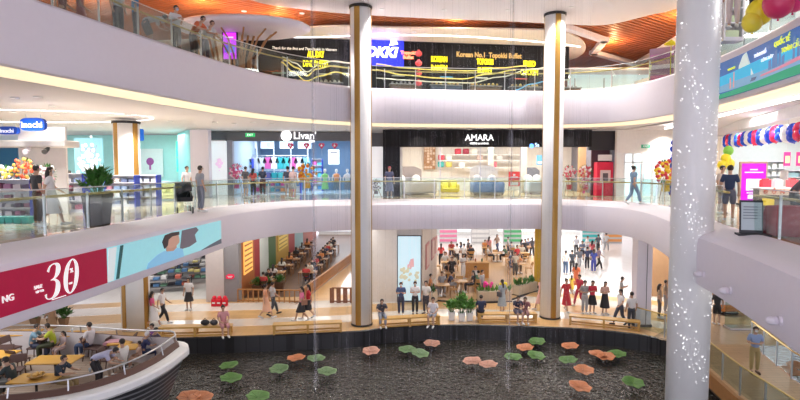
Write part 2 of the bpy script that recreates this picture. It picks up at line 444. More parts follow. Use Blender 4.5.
# ================================================================ top ceiling
SL = mat('ceiling_slat_wood', (0.46, 0.15, 0.055), 0.5, var=.25, scale=2)
SLB = mat('glow_orange_backing', (0.75, 0.30, 0.07), 0.6, var=.3, scale=.5)  # orange colour stands in for warm light glowing behind the slats
structure(MB().box((4, 26, EYE + 8.15), (64, 60, .1)).build('ceiling', SLB))
mb = MB(); dirv = Vector((1.35, 1)).normalized(); nv = Vector((-dirv.y, dirv.x)); an = math.atan2(dirv.y, dirv.x)
k = -34
while k < 40:
    c = Vector((4, 26)) + nv * k
    mb.box((c.x, c.y, EYE + 7.82), (56, .10, .2), an); k += .30
structure(mb.build('ceiling_slats', SL))
def zpoly(pts, z): return [(lambda q: (q.x, q.y))(at_z(a, b, z)) for a, b in pts]
def smooth_closed(pts, n=6):
    out = []; k = len(pts)
    for i in range(k):
        p0, p1, p2, p3 = (Vector(pts[(i + j) % k]) for j in (-1, 0, 1, 2))
        for j in range(n):
            t_ = j / n
            q = 0.5 * ((2 * p1) + (p2 - p0) * t_ + (2 * p0 - 5 * p1 + 4 * p2 - p3) * t_ * t_ + (3 * p1 - p0 - 3 * p2 + p3) * t_ ** 3)
            out.append((q.x, q.y))
    return out
# the large white oval over the atrium
zA = EYE + 7.5
far = [(p.x, p.y) for p in (at_z(250, 0, zA), at_z(300, 9, zA), at_z(350, 14, zA), at_z(420, 18, zA), at_z(500, 21, zA), at_z(560, 24, zA), at_z(605, 25, zA), at_z(650, 15, zA), at_z(684, 6, zA))]
outline = smooth_closed([(-10.0, -3), (-10, 6), (-9.4, 14), (-8.2, 20.5)] + far[:] + [(14.8, 18), (14.5, 8), (13.5, -3)], 5)
structure(MB().prism(outline, zA, zA + .12).build('ceiling_oval', CEIL))
mb = MB()
for i in range(len(outline)):
    a, b = outline[i], outline[(i + 1) % len(outline)]
    mb._add([(a[0], a[1], zA + .1), (b[0], b[1], zA + .1), (b[0], b[1], zA + .16), (a[0], a[1], zA + .16)], [(0, 1, 2, 3)])
structure(mb.build('trim_1', CEIL))
# back white soffit above the food hall
zB = EYE + 7.38
fb = [at_z(240, 38, zB), at_z(320, 27, zB), at_z(400, 28, zB), at_z(480, 29, zB), at_z(555, 31, zB), at_z(574, 36, zB), at_z(584, 43, zB), at_z(585, 51, zB), at_z(577, 58, zB), at_z(566, 61, zB)]
outB = [(p.x, p.y) for p in Path([(p.x, p.y) for p in fb], .6).p] + [(8.5, 44), (-16, 42), (-16, 32)]
structure(MB().prism(outB, zB, zB + .08).build('ceiling_soffit', mat('soffit_cream', (0.80, 0.72, 0.64), .6)))
pts = [at_z(a, b, zB) for a, b in ((262, 36.5), (310, 37), (372, 35), (420, 35), (470, 36.5), (520, 40), (558, 43.5), (580, 46.5))]
MBp = Path([(p.x, p.y) for p in pts], .5)
mb = MB(); MBp.sweep(mb, [(-.05, zB - .005), (.05, zB - .005), (.05, zB - .035), (-.05, zB - .035)], closed=True)
tag(mb.build('light_strip', LINE), 'thin white light strip curving across the cream soffit over the food hall', 'light strip')
def X_(px, D): return (px - 400) / F * D
# white round canopy disc at upper left, timber ribs beneath it
cdc = at_z(245, 27, EYE + 6.85)
t = thing('canopy_disc', 'white round canopy over timber ribs on the top floor', 'canopy', (X_(246, 25.9), 25.9, EYE + 6.5))
MB().lathe([(.2, .35), (3.0, .33), (3.2, .22), (3.18, .1), (2.95, 0), (.2, 0)], 48, sy=.6).build('disc', WHITE, t, smooth=True)
for k in range(9):
    a = 2 * PI * k / 9
    MB().tube([(.5 * math.cos(a), .5 * math.sin(a), -2.6), (.62 * math.cos(a), .62 * math.sin(a), -1.2), (1.1 * math.cos(a), .8 * math.sin(a), -.4), (1.6 * math.cos(a), .9 * math.sin(a), 0)], .045, 5).build('rib', MWOOD, t)
# white zigzag beam and far soffit at upper right
mb = MB(); zz = EYE + 7.45
zpts = [at_z(a, b, zz) for a, b in ((566, 28), (604, 41), (594, 53.5), (636, 65), (655, 54), (684, 36))]
for a, b in zip(zpts, zpts[1:]):
    d = b - a; m = (a + b) / 2; mb.box((m.x, m.y, zz + .05), (d.length + .5, (.42), .25), math.atan2(d.y, d.x))
structure(mb.build('ceiling_beam', WHITE))

# downlights
DL = thing('downlight', 'round recessed downlight in the white atrium ceiling', 'downlight', (0, 0, -50), 0, 'downlights in the atrium ceiling')
MB().lathe([(.13, 0), (.13, .03), (.095, .03)], 16).build('trim_ring', PURE, DL); MB().lathe([(.0001, .012), (.098, .012), (.098, .02)], 16).build('lens', LAMP, DL)
first = [True]
def downlight(px, py, z, label, group, spot=0, col=(1, .96, .92)):
    q = at_z(px, py, z)
    if first[0]: o = DL; first[0] = False
    else: o = dup(DL)
    o.location = (q.x, q.y, z - .03); o['label'] = label; o['group'] = group
    if spot:
        l = bpy.data.lights.new('downlight_lamp', 'SPOT'); l.energy = spot; l.spot_size = 2.2; l.spot_blend = .8; l.shadow_soft_size = .1; l.color = col
        lo = bpy.data.objects.new('downlight_lamp', l); COL.objects.link(lo); lo.location = (q.x, q.y, z - .1)
for p in ((244, 11), (302, 13), (382, 9), (444, 10), (508, 10), (571, 7)):
    downlight(*p, zA, 'round recessed downlight in the white oval ceiling over the atrium', 'downlights in the oval ceiling', 850)
for p in ((414, 32), (457, 34), (497, 37.5), (536, 39.5), (434, 43), (472, 45), (507, 47), (543, 49.5), (330, 34)):
    downlight(*p, zB, 'round recessed downlight in the cream soffit over the food hall', 'downlights in the food hall soffit', 260)
for p in ((52, 106), (38, 96.5), (15, 97.5), (88, 113), (128, 114.5), (139, 118), (56, 114.5), (72, 121), (100, 126), (13, 112), (170, 121)):
    downlight(*p, L2 - 1.755, 'round recessed downlight in the ceiling of the middle floor at left', 'downlights over the homeware area', 420)
for p in ((668, 129), (700, 125), (756, 109), (740, 122), (790, 112)):
    downlight(*p, L2 - 1.755, 'round recessed downlight in the ceiling of the middle floor by the balloon garland', 'downlights over the right gallery', 420)
for k in range(12):
    downlight(385 + k * 17, 126.5 + (k % 3) * 1.3, L2 - 1.755, 'round recessed downlight in the ceiling before the bedding shop', 'downlights before the bedding shop', 70)
for k in range(7):
    downlight(215 + k * 19, 122 + (k % 2) * 1.5, L2 - 1.755, 'round recessed downlight in the ceiling before the children clothes shop', 'downlights before the clothes shop', 90)

def area(x, y, z, sx, sy, e, col=(1, .97, .93), rx=0, rz=0):  # added area light that brightens interiors, with no ceiling fitting behind it
    l = bpy.data.lights.new('fill_area_light', 'AREA'); l.shape = 'RECTANGLE'; l.size = sx; l.size_y = sy; l.energy = e; l.color = col
    o = bpy.data.objects.new('fill_area_light', l); COL.objects.link(o); o.location = (x, y, z); o.rotation_euler = (rx, 0, rz); return o
# unseen lights added to brighten the ground floor, above the line of sight
for x, y, e in ((-14, 30, 260), (-7, 34, 200), (-7, 42, 200), (0, 34, 300), (4, 40, 380), (4, 50, 400), (12, 34, 700), (12, 44, 800), (14, 30, 450), (-16, 40, 300), (16, 54, 700), (-3, 29.5, 200), (6, 29.5, 260), (20, 27, 200), (-10, 28.5, 200), (-6, 55, 500), (14, 18, 60), (-14, 17, 330), (-9.5, 20.5, 120)):
    area(x, y, 4.35, 3, 3, e * .4)

for x, y, e in ((14.5, 27, 260), (17, 31, 260), (13, 33, 200), (-9, 25, 110), (-14, 24, 170), (-6, 27, 90), (3, 28.2, 90), (19, 26, 200)):
    l = bpy.data.lights.new('slat_fill_light', 'POINT'); l.energy = e; l.color = (1, .62, .28); l.shadow_soft_size = .06  # warm point lights added to brighten the ceiling slats, no fittings modelled
    o = bpy.data.objects.new('slat_fill_light', l); COL.objects.link(o); o.location = (x, y, EYE + 7.25 if x != 3 else EYE + 7.66)
def X(px, D): return (px - 400) / F * D
def Zof(py, D): return at_y(400, py, D).z
def wallbox(x0, y0, x1, y1, z0, z1, m, name, t=.15):
    a, b = Vector((x0, y0)), Vector((x1, y1)); d = b - a; c = (a + b) / 2
    return structure(MB().box((c.x, c.y, (z0 + z1) / 2), (d.length, t, z1 - z0), math.atan2(d.y, d.x)).build(name, m))
def flat(path, name, s0, z0, poly, m, off, parent=None, label=None):
    """flat shape drawn in metres (u along the line, v up) laid on the fascia"""
    me = bpy.data.meshes.new(name); bm = bmesh.new()
    top = [bm.verts.new((u, v, 0.012)) for u, v in poly]; bot = [bm.verts.new((u, v, -.02)) for u, v in poly]
    k = len(poly); bm.faces.new(top)
    for i in range(k): bm.faces.new((bot[i], bot[(i + 1) % k], top[(i + 1) % k], top[i]))
    bmesh.ops.triangulate(bm, faces=bm.faces[:]); bm.to_mesh(me); bm.free()
    path.wrap(me, s0, z0, off); me.materials.append(m)
    o = bpy.data.objects.new(name, me); COL.objects.link(o)
    if parent: o.parent = parent
    if label: o['label'] = label
    return o
def ftext(path, name, body, size, m, s0, z0, off, parent, width=None, shear=0, bold=0.0, rot=0.0):
    me = text_mesh(body, size, .012, 'CENTER', shear, bold)
    if width:
        xs = [v.co.x for v in me.vertices]; k = width / (max(xs) - min(xs))
        for v in me.vertices: v.co.x *= k
    path.wrap(me, s0, z0, off); me.materials.clear(); me.materials.append(m); me.name = name
    o = bpy.data.objects.new(name, me); COL.objects.link(o); o.parent = parent; return o

# ================================================================ fascia banners
lit = lambda c, e=.55: cm(c, .5, e)
t = thing('sale_banner', 'crimson sale banner with a big white 30 on the left balcony edge', 'banner')
zb0, zb1 = L1 - 1.19, L1 - .33
sa = P1.s_of_px(-60, L1 - .8, 0, (0, 30)); sb = P1.s_of_px(105, L1 - .8, 0, (0, 30)); sc_ = P1.s_of_px(220, L1 - .8, 0, (0, 32))
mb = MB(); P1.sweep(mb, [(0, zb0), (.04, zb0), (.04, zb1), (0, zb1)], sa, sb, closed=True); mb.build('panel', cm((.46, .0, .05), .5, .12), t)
WL = cm((.9, .88, .88), .5, .4)
s30 = P1.s_of_px(60, L1 - .8, 0, (0, 30))
def stroke(pts, ws, closed=False):
    """a pen stroke of changing width, as a flat ribbon"""
    sm = []; n = len(pts); K = 7
    rg = n if closed else n - 1
    for i in range(rg):
        g_ = lambda j: j % n if closed else max(0, min(n - 1, j))
        p = [Vector((*pts[g_(i + d)], ws[g_(i + d)])) for d in (-1, 0, 1, 2)]
        for q in range(K):
            u = q / K; sm.append(.5 * (2 * p[1] + (p[2] - p[0]) * u + (2 * p[0] - 5 * p[1] + 4 * p[2] - p[3]) * u * u + (3 * p[1] - p[0] - 3 * p[2] + p[3]) * u ** 3))
    if not closed: sm.append(Vector((*pts[-1], ws[-1])))
    bm = bmesh.new(); rows = []; m_ = len(sm)
    for i, v in enumerate(sm):
        a = sm[(i - 1) % m_] if closed or i else sm[0]; b = sm[(i + 1) % m_] if closed or i < m_ - 1 else sm[-1]
        d = Vector((b.x - a.x, b.y - a.y)).normalized(); nn = Vector((-d.y, d.x)) * max(.006, v.z) / 2
        rows.append((bm.verts.new((v.x + nn.x, v.y + nn.y, .012)), bm.verts.new((v.x - nn.x, v.y - nn.y, .012))))
    for i in range(m_ if closed else m_ - 1):
        a, b = rows[i], rows[(i + 1) % m_]; bm.faces.new((a[0], a[1], b[1], b[0]))
    me = bpy.data.meshes.new('numeral'); bm.to_mesh(me); bm.free(); return me
def numeral(pts, ws, closed, s0):
    me = stroke([(x + y * .14, y) for x, y in pts], ws, closed); P1.wrap(me, s0, L1 - .76, .05); me.materials.append(WL)
    o = bpy.data.objects.new('numeral', me); COL.objects.link(o); o.parent = t
numeral([(-.17, .22), (-.12, .33), (.0, .365), (.10, .30), (.11, .18), (.03, .06), (-.08, .03)], [.07, .04, .03, .12, .13, .05, .015], False, s30 - .26)
numeral([(-.06, .035), (.06, .01), (.14, -.10), (.12, -.26), (.0, -.355), (-.14, -.34), (-.19, -.24)], [.015, .05, .13, .13, .04, .025, .07], False, s30 - .26)
numeral([(0, .37), (-.13, .24), (-.17, 0), (-.13, -.24), (0, -.37), (.13, -.24), (.17, 0), (.13, .24)], [.03, .10, .13, .10, .03, .10, .13, .10], True, s30 + .27)
ftext(P1, 'lettering', 'SALE', .10, WL, s30 - .66, L1 - .80, .05, t); ftext(P1, 'lettering', 'UP TO', .07, WL, s30 - .62, L1 - .90, .05, t)
ftext(P1, 'percent_sign', '%', .14, WL, s30 + .29, L1 - .64, .056, t); ftext(P1, 'lettering', 'OFF', .06, WL, s30 + .25, L1 - .92, .056, t)
flat(P1, 'printed_lines', s30 - .1, L1 - 1.165, [(-.2, 0), (-.2, .018), (.2, .018), (.2, 0)], WL, .045, t)
ftext(P1, 'lettering', 'NG', .19, WL, P1.s_of_px(5, L1 - .8, 0, (0, 30)), L1 - .86, .05, t)
t = thing('video_screen', 'pale cyan advertising screen showing a man in a blue shirt, on the left balcony edge', 'screen')
mb = MB(); P1.sweep(mb, [(0, zb0), (.04, zb0), (.04, zb1), (0, zb1)], sb + .01, sc_, closed=True); mb.build('panel', cm((.30, .66, .72), .4, .35), t)
k = (sc_ - sb); H = zb1 - zb0
def um1(u): return P1.s_of_px(105 + 115 * u, L1 - .8, 0, (0, 34)) - sb
def sp(name, pts, c, off=.045, e=.22): flat(P1, name, sb, zb0, [(um1(u), v * H) for u, v in pts], cm(c, .5, e), off, t)
sp('white_margin', [(.01, .02), (.05, .02), (.09, .98), (.02, .98)], (.8, .9, .9))
sp('pictured_pole', [(.075, .02), (.10, .02), (.145, .98), (.12, .98)], (.02, .10, .10), .048)
sp('pictured_shirt', [(.34, .0), (.36, .18), (.44, .36), (.50, .42), (.54, .36), (.60, .42), (.66, .30), (.67, .0)], (.25, .58, .85))
sp('pictured_neck', [(.52, .38), (.52, .55), (.60, .55), (.61, .42), (.575, .33)], (.55, .30, .22), .05)
sp('pictured_face', [(.505, .6), (.51, .88), (.56, .93), (.625, .88), (.635, .7), (.63, .58), (.60, .47), (.55, .45)], (.60, .35, .26), .054)
sp('pictured_hair', [(.50, .5), (.49, .75), (.51, .96), (.57, 1.0), (.63, .97), (.635, .86), (.57, .86), (.54, .78), (.525, .58)], (.05, .03, .03), .058)
sp('pictured_trees', [(.64, .3), (.66, .98), (.78, .98), (.80, .85), (.77, .7), (.78, .4), (.72, .3)], (.16, .14, .17), .044)
sp('pictured_hill', [(.82, .0), (.90, .10), (1.0, .2), (1.0, .0)], (.10, .12, .16), .044)
# city banner on the upper right
i2 = P2.S[min(range(len(P2.p)), key=lambda i: (P2.p[i] - Vector((10.9, 20.0))).length)]
r0 = P2.s_of_px(704, EYE + 2.9, 0, (i2, P2.len)); r1 = min(P2.len - .2, P2.s_of_px(860, EYE + 2.9, 0, (i2, P2.len)))
t = thing('city_banner', 'long blue city river banner with a white sail shape on the upper right balcony', 'banner')
z0_, z1_ = EYE + 2.32, EYE + 3.52
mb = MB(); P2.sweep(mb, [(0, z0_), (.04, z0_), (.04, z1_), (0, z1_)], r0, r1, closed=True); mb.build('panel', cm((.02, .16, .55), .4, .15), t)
kk = r1 - r0; H2 = z1_ - z0_
r800 = P2.s_of_px(800, EYE + 2.9, 0, (i2, P2.len)); q8 = (r800 - r0)
def um2(u): return min(r1 - .01, P2.s_of_px(704 + 96 * u, EYE + 2.9, 0, (i2, P2.len))) - r0
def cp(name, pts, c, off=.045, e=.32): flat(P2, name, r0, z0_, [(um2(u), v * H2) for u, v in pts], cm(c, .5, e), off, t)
R1 = 1.5
cp('pictured_sky', [(0, .28), (.3, .30), (.6, .30), (.9, .30), (R1, .3), (R1, .55), (.9, .58), (.6, .66), (.3, .62), (0, .56)], (.03, .50, .82), .046)
cp('pictured_water', [(0, .16), (.3, .16), (.6, .16), (.9, .16), (R1, .16), (R1, .38), (.9, .38), (.6, .36), (.3, .36), (0, .30)], (.20, .42, .62), .049)
cp('green_band', [(0, .0), (.3, .0), (.6, .0), (.9, .0), (R1, .0), (R1, .2), (.9, .19), (.6, .16), (.3, .13), (0, .10)], (.01, .38, .20), .052)
cp('pictured_sail', [(.37, .30), (.385, .7), (.42, .93), (.455, .98), (.48, .75), (.52, .5), (.55, .33), (.5, .26)], (.66, .80, .78), .055)
cp('pictured_street', [(.0, .12), (.0, .42), (.04, .60), (.07, .48), (.11, .55), (.15, .42), (.21, .40), (.2, .25), (.1, .14)], (.10, .14, .30), .053)
for u in (.02, .06, .10, .14): cp('pictured_lamp', [(u, .3), (u, .45), (u + .02, .45), (u + .02, .3)], (.75, .65, .75), .056)
for u, h in ((.22, .42), (.25, .55), (.29, .48), (.33, .60)): cp('pictured_mast', [(u, .2), (u, h), (u + .012, h), (u + .012, .2)], (.75, .35, .30), .056)
for u, h in ((.70, .52), (.735, .60), (.765, .68), (.80, .62), (.84, .5), (.95, .8), (1.0, .7)): cp('pictured_tower', [(u, .32), (u, h), (u + .025, h + .03), (u + .028, .32)], (.10, .22, .48), .053)
cp('pictured_bridge', [(.62, .27), (.8, .30), (1.0, .36), (R1, .40), (R1, .34), (1.0, .28), (.8, .24), (.62, .23)], (.70, .25, .35), .056)
cp('pictured_boat', [(.44, .2), (.42, .28), (.50, .29), (.58, .27), (.56, .2)], (.08, .12, .25), .057)
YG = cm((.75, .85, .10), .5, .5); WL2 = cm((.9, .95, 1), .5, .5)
ftext(P2, 'lettering', 'THÀNH PHỐ', .13, WL2, r0 + um2(.60), z0_ + H2 * .78, .058, t)
ftext(P2, 'lettering', 'QUỐC TẾ', .19, YG, r0 + um2(.83), z0_ + H2 * .83, .058, t)
ftext(P2, 'lettering', 'CÔNG DÂN', .13, WL2, r0 + um2(.68), z0_ + H2 * .60, .058, t)
ftext(P2, 'lettering', 'TOÀN CẦU', .19, YG, r0 + um2(.93), z0_ + H2 * .62, .058, t)
ftext(P2, 'lettering', 'SMART CITY', .09, YG, r0 + um2(.30), z0_ + H2 * .72, .058, t)

# spot fixtures on the right lower fascia
def fascia_lamp(px, py, label):
    t = thing('spot_lamp', label, 'lamp', group='spot lamps on the right balcony edge')
    best = min(((P1.at(s, .0), s) for s in [P1.len * (.6 + .4 * i / 800) for i in range(800)]), key=lambda q: abs(proj((q[0].x, q[0].y, L1 - .9))[0] - px))
    s = best[1]; p = P1.at(s, 0); n = (P1.at(s, 1) - p); D = p.y
    z = EYE - (py - 168) * D / F
    t.location = (p.x, p.y, z); t.rotation_euler = (0, 0, math.atan2(n.y, n.x)); t.scale = (.72, .72, .72)
    MB().lathe([(.001, 0), (.12, 0), (.12, .05), (.001, .05)], 14).build('mount', WHITE, t).rotation_euler = (0, PI / 2, 0)
    MB().tube([(.03, 0, 0), (.14, -.03, -.02)], .04, 8).build('arm', WHITE, t)
    a = Vector((.16, -.05, -.02)); d = Vector((.5, -.75, -.25)).normalized()
    MB().tube([a + d * .13, a + d * .145], .07, 12).build('lens', cm((.25, .24, .27)), t); MB().tube([a - d * .12, a - d * .1, a + d * .06, a + d * .14], [.05, .10, .11, .085], 14).build('head', WHITE, t, smooth=True)
    return t
fascia_lamp(704, 275, 'white round spot lamp on the right balcony edge, beside the speckled column')
fascia_lamp(731, 292, 'white round spot lamp on the right balcony edge, middle one of three')
fascia_lamp(781, 323, 'white round spot lamp on the right balcony edge, lowest and nearest')

# ================================================================ generic furnishings
def flower_stand(x, y, z, h, r, c1, c2, label, c3=(.05, .2, .04), group=None, n=46):
    t = thing('flower_stand', label, 'flower stand', (x, y, z + .02), group=group)
    for a in (0, 2.1, 4.2): MB().tube([(.04 * math.cos(a), .04 * math.sin(a), h - r), (.32 * math.cos(a), .32 * math.sin(a), 0)], .015, 5).build('leg', MWOOD, t)
    rn = random.Random(int(x * 100)); b1, b2, lf = MB(), MB(), MB()
    for k in range(n):
        a = rn.uniform(0, 2 * PI); q = r * math.sqrt(rn.random()); dx, dz = q * math.cos(a), q * math.sin(a)
        (b1 if rn.random() < .55 else b2).ball((dx, -.12 + .1 * (q / r) + rn.uniform(-.03, .03), h - r + dz), r * rn.uniform(.13, .2), n=6, m=4)
    for k in range(26):
        a = 2 * PI * k / 26; lf.leaf((r * .6 * math.cos(a), .02, h - r + r * .6 * math.sin(a)), (r * 1.22 * math.cos(a), -.03, h - r + r * 1.22 * math.sin(a)), r * .22)
    b1.build('blooms', cm(c1), t); b2.build('accent_blooms', cm(c2), t); lf.build('foliage', cm(c3), t)
    MB().box((0, -.03, h * .32), (r * .7, .02, h * .16)).build('ribbon', cm(c1), t)
    return t
def gondola(px0, px1, D, h, rows, label, z=L1, bluef=True, group='homeware on the display shelves', cols=None, back=(.75, .75, .8), item='boxed_item', plabel='small pastel boxed homeware item on the blue-framed shelves', fill=.8):
    x0, x1 = X(px0, D), X(px1, D); w = x1 - x0
    t = thing('display_shelf', label, 'shelf', ((x0 + x1) / 2, D + .25, z))
    MB().box((0, .2, h / 2), (w, .03, h)).build('back_panel', cm(back), t)
    fr = cm((.03, .06, .45)) if bluef else cm((.7, .7, .72))
    for s in (-1, 1): MB().box((s * w / 2, 0, h / 2), (.05, .44, h)).build('side_frame', fr, t)
    MB().box((0, 0, .06), (w, .42, .12)).build('plinth', cm((.6, .6, .68)), t)
    cols = cols or [(.75, .7, .8), (.6, .2, .3), (.8, .8, .85), (.35, .45, .7), (.85, .75, .7), (.15, .2, .35)]
    rn = random.Random(int(abs(x0 * 77)))
    for r_ in range(rows):
        zz = .12 + (h - .12) * (r_ + 1) / rows
        MB().box((0, -.02, zz - .015), (w, .42, .03)).build('shelf_board', cm((.72, .72, .78)), t)
        n = int(w / .24 * fill)
        for k in range(n):
            hh = rn.uniform(.4, .85) * (h / rows - .08)
            key = (item, )
            if key not in PROD:
                PROD[key] = tag(MB().box((0, 0, .5), (1, 1, 1)).box((0, -.03, .5), (.7, 1, .5)).box((0, 0, 1.04), (.5, .5, .1)).build(item, cm(cols[0])), plabel, 'boxed item'); o = PROD[key]
            else: o = dup(PROD[key])
            zb = .12 + (h - .12) * r_ / rows if r_ else .12
            o.location = (t.location[0] - w / 2 + (k + .5) * w / n, D + .2, z + zb + .002); o.scale = (w / n * rn.uniform(.6, .8), .2, hh / 1.1)
            o['label'] = plabel; o['group'] = group; setmat(o, cm(rn.choice(cols)))
    return t
PROD = {}
def bed(px0, px1, D, duvet, label, head=(.25, .24, .25), hh=1.15, rz=0, depth=2.0, z=L1, pil=(.85, .83, .8)):
    x0, x1 = X(px0, D), X(px1, D); w = x1 - x0
    t = thing('bed', label, 'bed', ((x0 + x1) / 2, D, z), rz); t.scale = (1, 1, 1.35)
    MB().box((0, depth / 2, .2), (w, depth, .24)).build('bed_frame', cm((.45, .4, .36)), t, bevel=.02)
    for sx in (-1, 1):
        for yy in (.1, depth - .1): MB().box((sx * (w / 2 - .08), yy, .05), (.07, .07, .1)).build('leg', DWOOD, t)
    MB().box((0, depth / 2, .43), (w - .05, depth - .05, .24)).build('mattress', cm((.85, .83, .8)), t, bevel=.05)
    MB().box((0, depth / 2 - .28, .36), (w + .1, depth - .5, .50), rx=.0).build('duvet', cm(duvet), t, bevel=.07)
    MB().plate([(-w / 2, .1), (-w / 2, hh - .15), (-w / 4, hh), (w / 4, hh), (w / 2, hh - .15), (w / 2, .1)], depth, depth + .1).build('headboard', cm(head), t)
    for sx in (-.25, .25): MB().ball((sx * w, depth - .3, .68), .3, 1.0, .55, .75, 12, 8).build('pillow', cm(pil), t, smooth=True)
    return t
def plant(x, y, z, h, r, potm, label, poth=.5, potr=.3, square=True, n=46, leafm=None, group=None, wide=.13):
    t = thing('potted_plant', label, 'plant', (x, y, z), group=group)
    MB().lathe([(potr * .72, 0), (potr, poth), (potr * .9, poth), (potr * .85, poth - .05), (.001, poth - .05)], 4 if square else 18, ang=PI / 4).build('pot', potm, t)
    rn = random.Random(int(x * 31 + y)); lf = MB(); st = MB()
    for k in range(n):
        a = rn.uniform(0, 2 * PI); e = rn.uniform(.2, 1); tip = Vector((r * e * math.cos(a), r * e * math.sin(a), poth + h * (1.05 - .75 * e * e) * rn.uniform(.6, 1)))
        b0 = Vector((.05 * math.cos(a), .05 * math.sin(a), poth - .05)); b1 = b0.lerp(tip, .35) + Vector((0, 0, .08 * h))
        if k % 2 == 0: st.tube([b0, b1, tip], .008, 4)
        lf.leaf(b1, tip, wide * h * 1.2, .2); q = b1.lerp(tip, .5)
        lf.leaf(q, q + Vector((rn.uniform(-1, 1), rn.uniform(-1, 1), .6)) * .3 * h, wide * h, .2)
    st.build('stems', LEAF, t); lf.build('foliage', leafm or LEAF, t); return t

# ================================================================ middle floor, left: homeware and teal shop
ct = L2 - 1.75
TEAL = cm((.42, .78, .78)); 
wallbox(X(62, 36), 36, X(193, 36), 36, L1, ct, TEAL, 'wall_back')
wallbox(X(180, 34), 34.0, X(192, 31), 31, L1, ct, cm((.30, .72, .74)), 'wall_side')
wallbox(-12.05, 31, -11.0, 31, L1, ct, WHITE, 'wall_panel', .5)
wallbox(-40, 37, X(62, 36), 36, L1, ct, cm((.62, .72, .78)), 'wall_back')
# bright printed window with white blossoms
t = thing('blossom_screen', 'glowing pale screen printed with white blossom branches in the teal shop', 'screen', (X(90, 33), 33, L1 + .15))
MB().box((0, 0, 1.75), (1.75, .08, 3.2)).build('panel', cm((.30, .62, .72), .4, .25), t)
rn = random.Random(3); b1, b2 = MB(), MB()
for k in range(70):
    b1.ball((rn.gauss(0, .36), -.05, 1.9 + rn.gauss(0, .6)), rn.uniform(.05, .13), sy=.15, n=6, m=4)
for k in range(16): b2.ball((rn.gauss(0, .3), -.06, 1.9 + rn.gauss(0, .55)), rn.uniform(.02, .05), sy=.2, n=5, m=4)
for a in (-.5, -.2, .15, .45): b2.tube([(0, -.05, .1), (a * .5, -.05, 1.2), (a * 1.1, -.05, 2.9)], .02, 4)
b1.build('blossoms', cm((.92, .93, .95), .5, .8), t); b2.build('branches', cm((.35, .3, .4), .5, .2), t)
t = thing('wall_poster', 'pale framed poster with a purple figure on the teal wall', 'poster', (X(151, 35.8), 35.8, Zof(163, 35.8)))
MB().box((0, 0, 0), (1.7, .06, 1.9)).build('sheet', cm((.72, .86, .88)), t); MB().ball((0, -.04, .1), .26, sy=.1).box((0, -.05, -.3), (.12, .03, .3)).build('print', cm((.35, .1, .35)), t)
# green glowing window
t = thing('green_window_display', 'bright green leafy window display beside the white wall panel', 'display', (X(186, 35.2), 35.2, L1 + 1.3))
MB().box((0, .05, 1.1), (1.2, .08, 2.0)).build('panel', cm((.05, .75, .45), .4, .7), t)
g = MB()
for k in range(60): g.ball((rn.uniform(-.55, .55), -.03, rn.uniform(.2, 2.0)), rn.uniform(.04, .09), sy=.3, n=5, m=4)
g.build('leaf_print', cm((.1, .55, .3), .5, .6), t)
# canopy and inochi signs
t = thing('shop_canopy', 'white overhanging shop canopy under the blue rounded name sign', 'canopy', (0, 0, 0))
yc = 18.2; 
MB().span((X(-60, yc), yc, Zof(147, yc)), (X(66, yc), yc + .9, Zof(140, yc))).build('canopy_slab', cm((.85, .82, .78)), t, bevel=.04)
MB().span((X(20, yc + .9), yc + .9, L1), (X(67, yc + .9), yc + 1.0, Zof(125, yc))).build('back_board', cm((.80, .76, .74)), t)
MB().span((X(-60, yc + 1), yc + .95, L1), (X(19.5, yc + 1), yc + 1.05, Zof(145, yc))).build('blue_board', cm((.02, .16, .32)), t)
for px in (28, 47): MB().tube([(X(px, yc), yc + .2, Zof(147, yc)), (X(px, yc), yc + .1, Zof(149, yc)), (X(px + 1.5, yc), yc - .15, Zof(152, yc))], [.02, .07, .09], 8).build('track_spot', cm((.05, .05, .05)) if px == 47 else WHITE, t)
def pill_sign(px, py, D, w, h, label, word, sz):
    t = thing('name_sign', label, 'sign', (X(px, D), D, Zof(py, D)))
    pts = [(w / 2 * (abs(math.cos(a)) ** .5) * (1 if math.cos(a) > 0 else -1), h / 2 * (abs(math.sin(a)) ** .6) * (1 if math.sin(a) > 0 else -1)) for a in [2 * PI * k / 40 + .001 for k in range(40)]]
    MB().plate(pts, -.07, .07).build('sign_body', cm((.0, .05, .38), .4, .12), t)
    text('lettering', word, sz, cm((.95, .95, 1), .5, .5), (0, -.09, -.02), t)
    for s in (-.3, .3): MB().tube([(s * w, 0, h / 2 - .05), (s * w, 0, h / 2 + .12)], .015, 5).build('bracket', STEEL, t)
    return t
pill_sign(36, 124.5, 17.6, .80, .42, 'rounded blue sign reading inochi, standing above the white canopy', 'inochi', .29)
pill_sign(11, 130.5, 19.0, .72, .28, 'smaller dim blue rounded sign at the left end of the canopy', 'inochi', .2)
t = thing('name_sign', 'blue rounded hanging sign behind the column with bronze strips', 'sign', (X(141, 28), 28, Zof(135, 28)))
MB().box((0, 0, 0), (.45, .12, .62)).build('sign_body', cm((.0, .12, .6), .4, .35), t, bevel=.05); MB().tube([(0, 0, .3), (0, 0, .75)], .02, 5).build('bracket', STEEL, t)
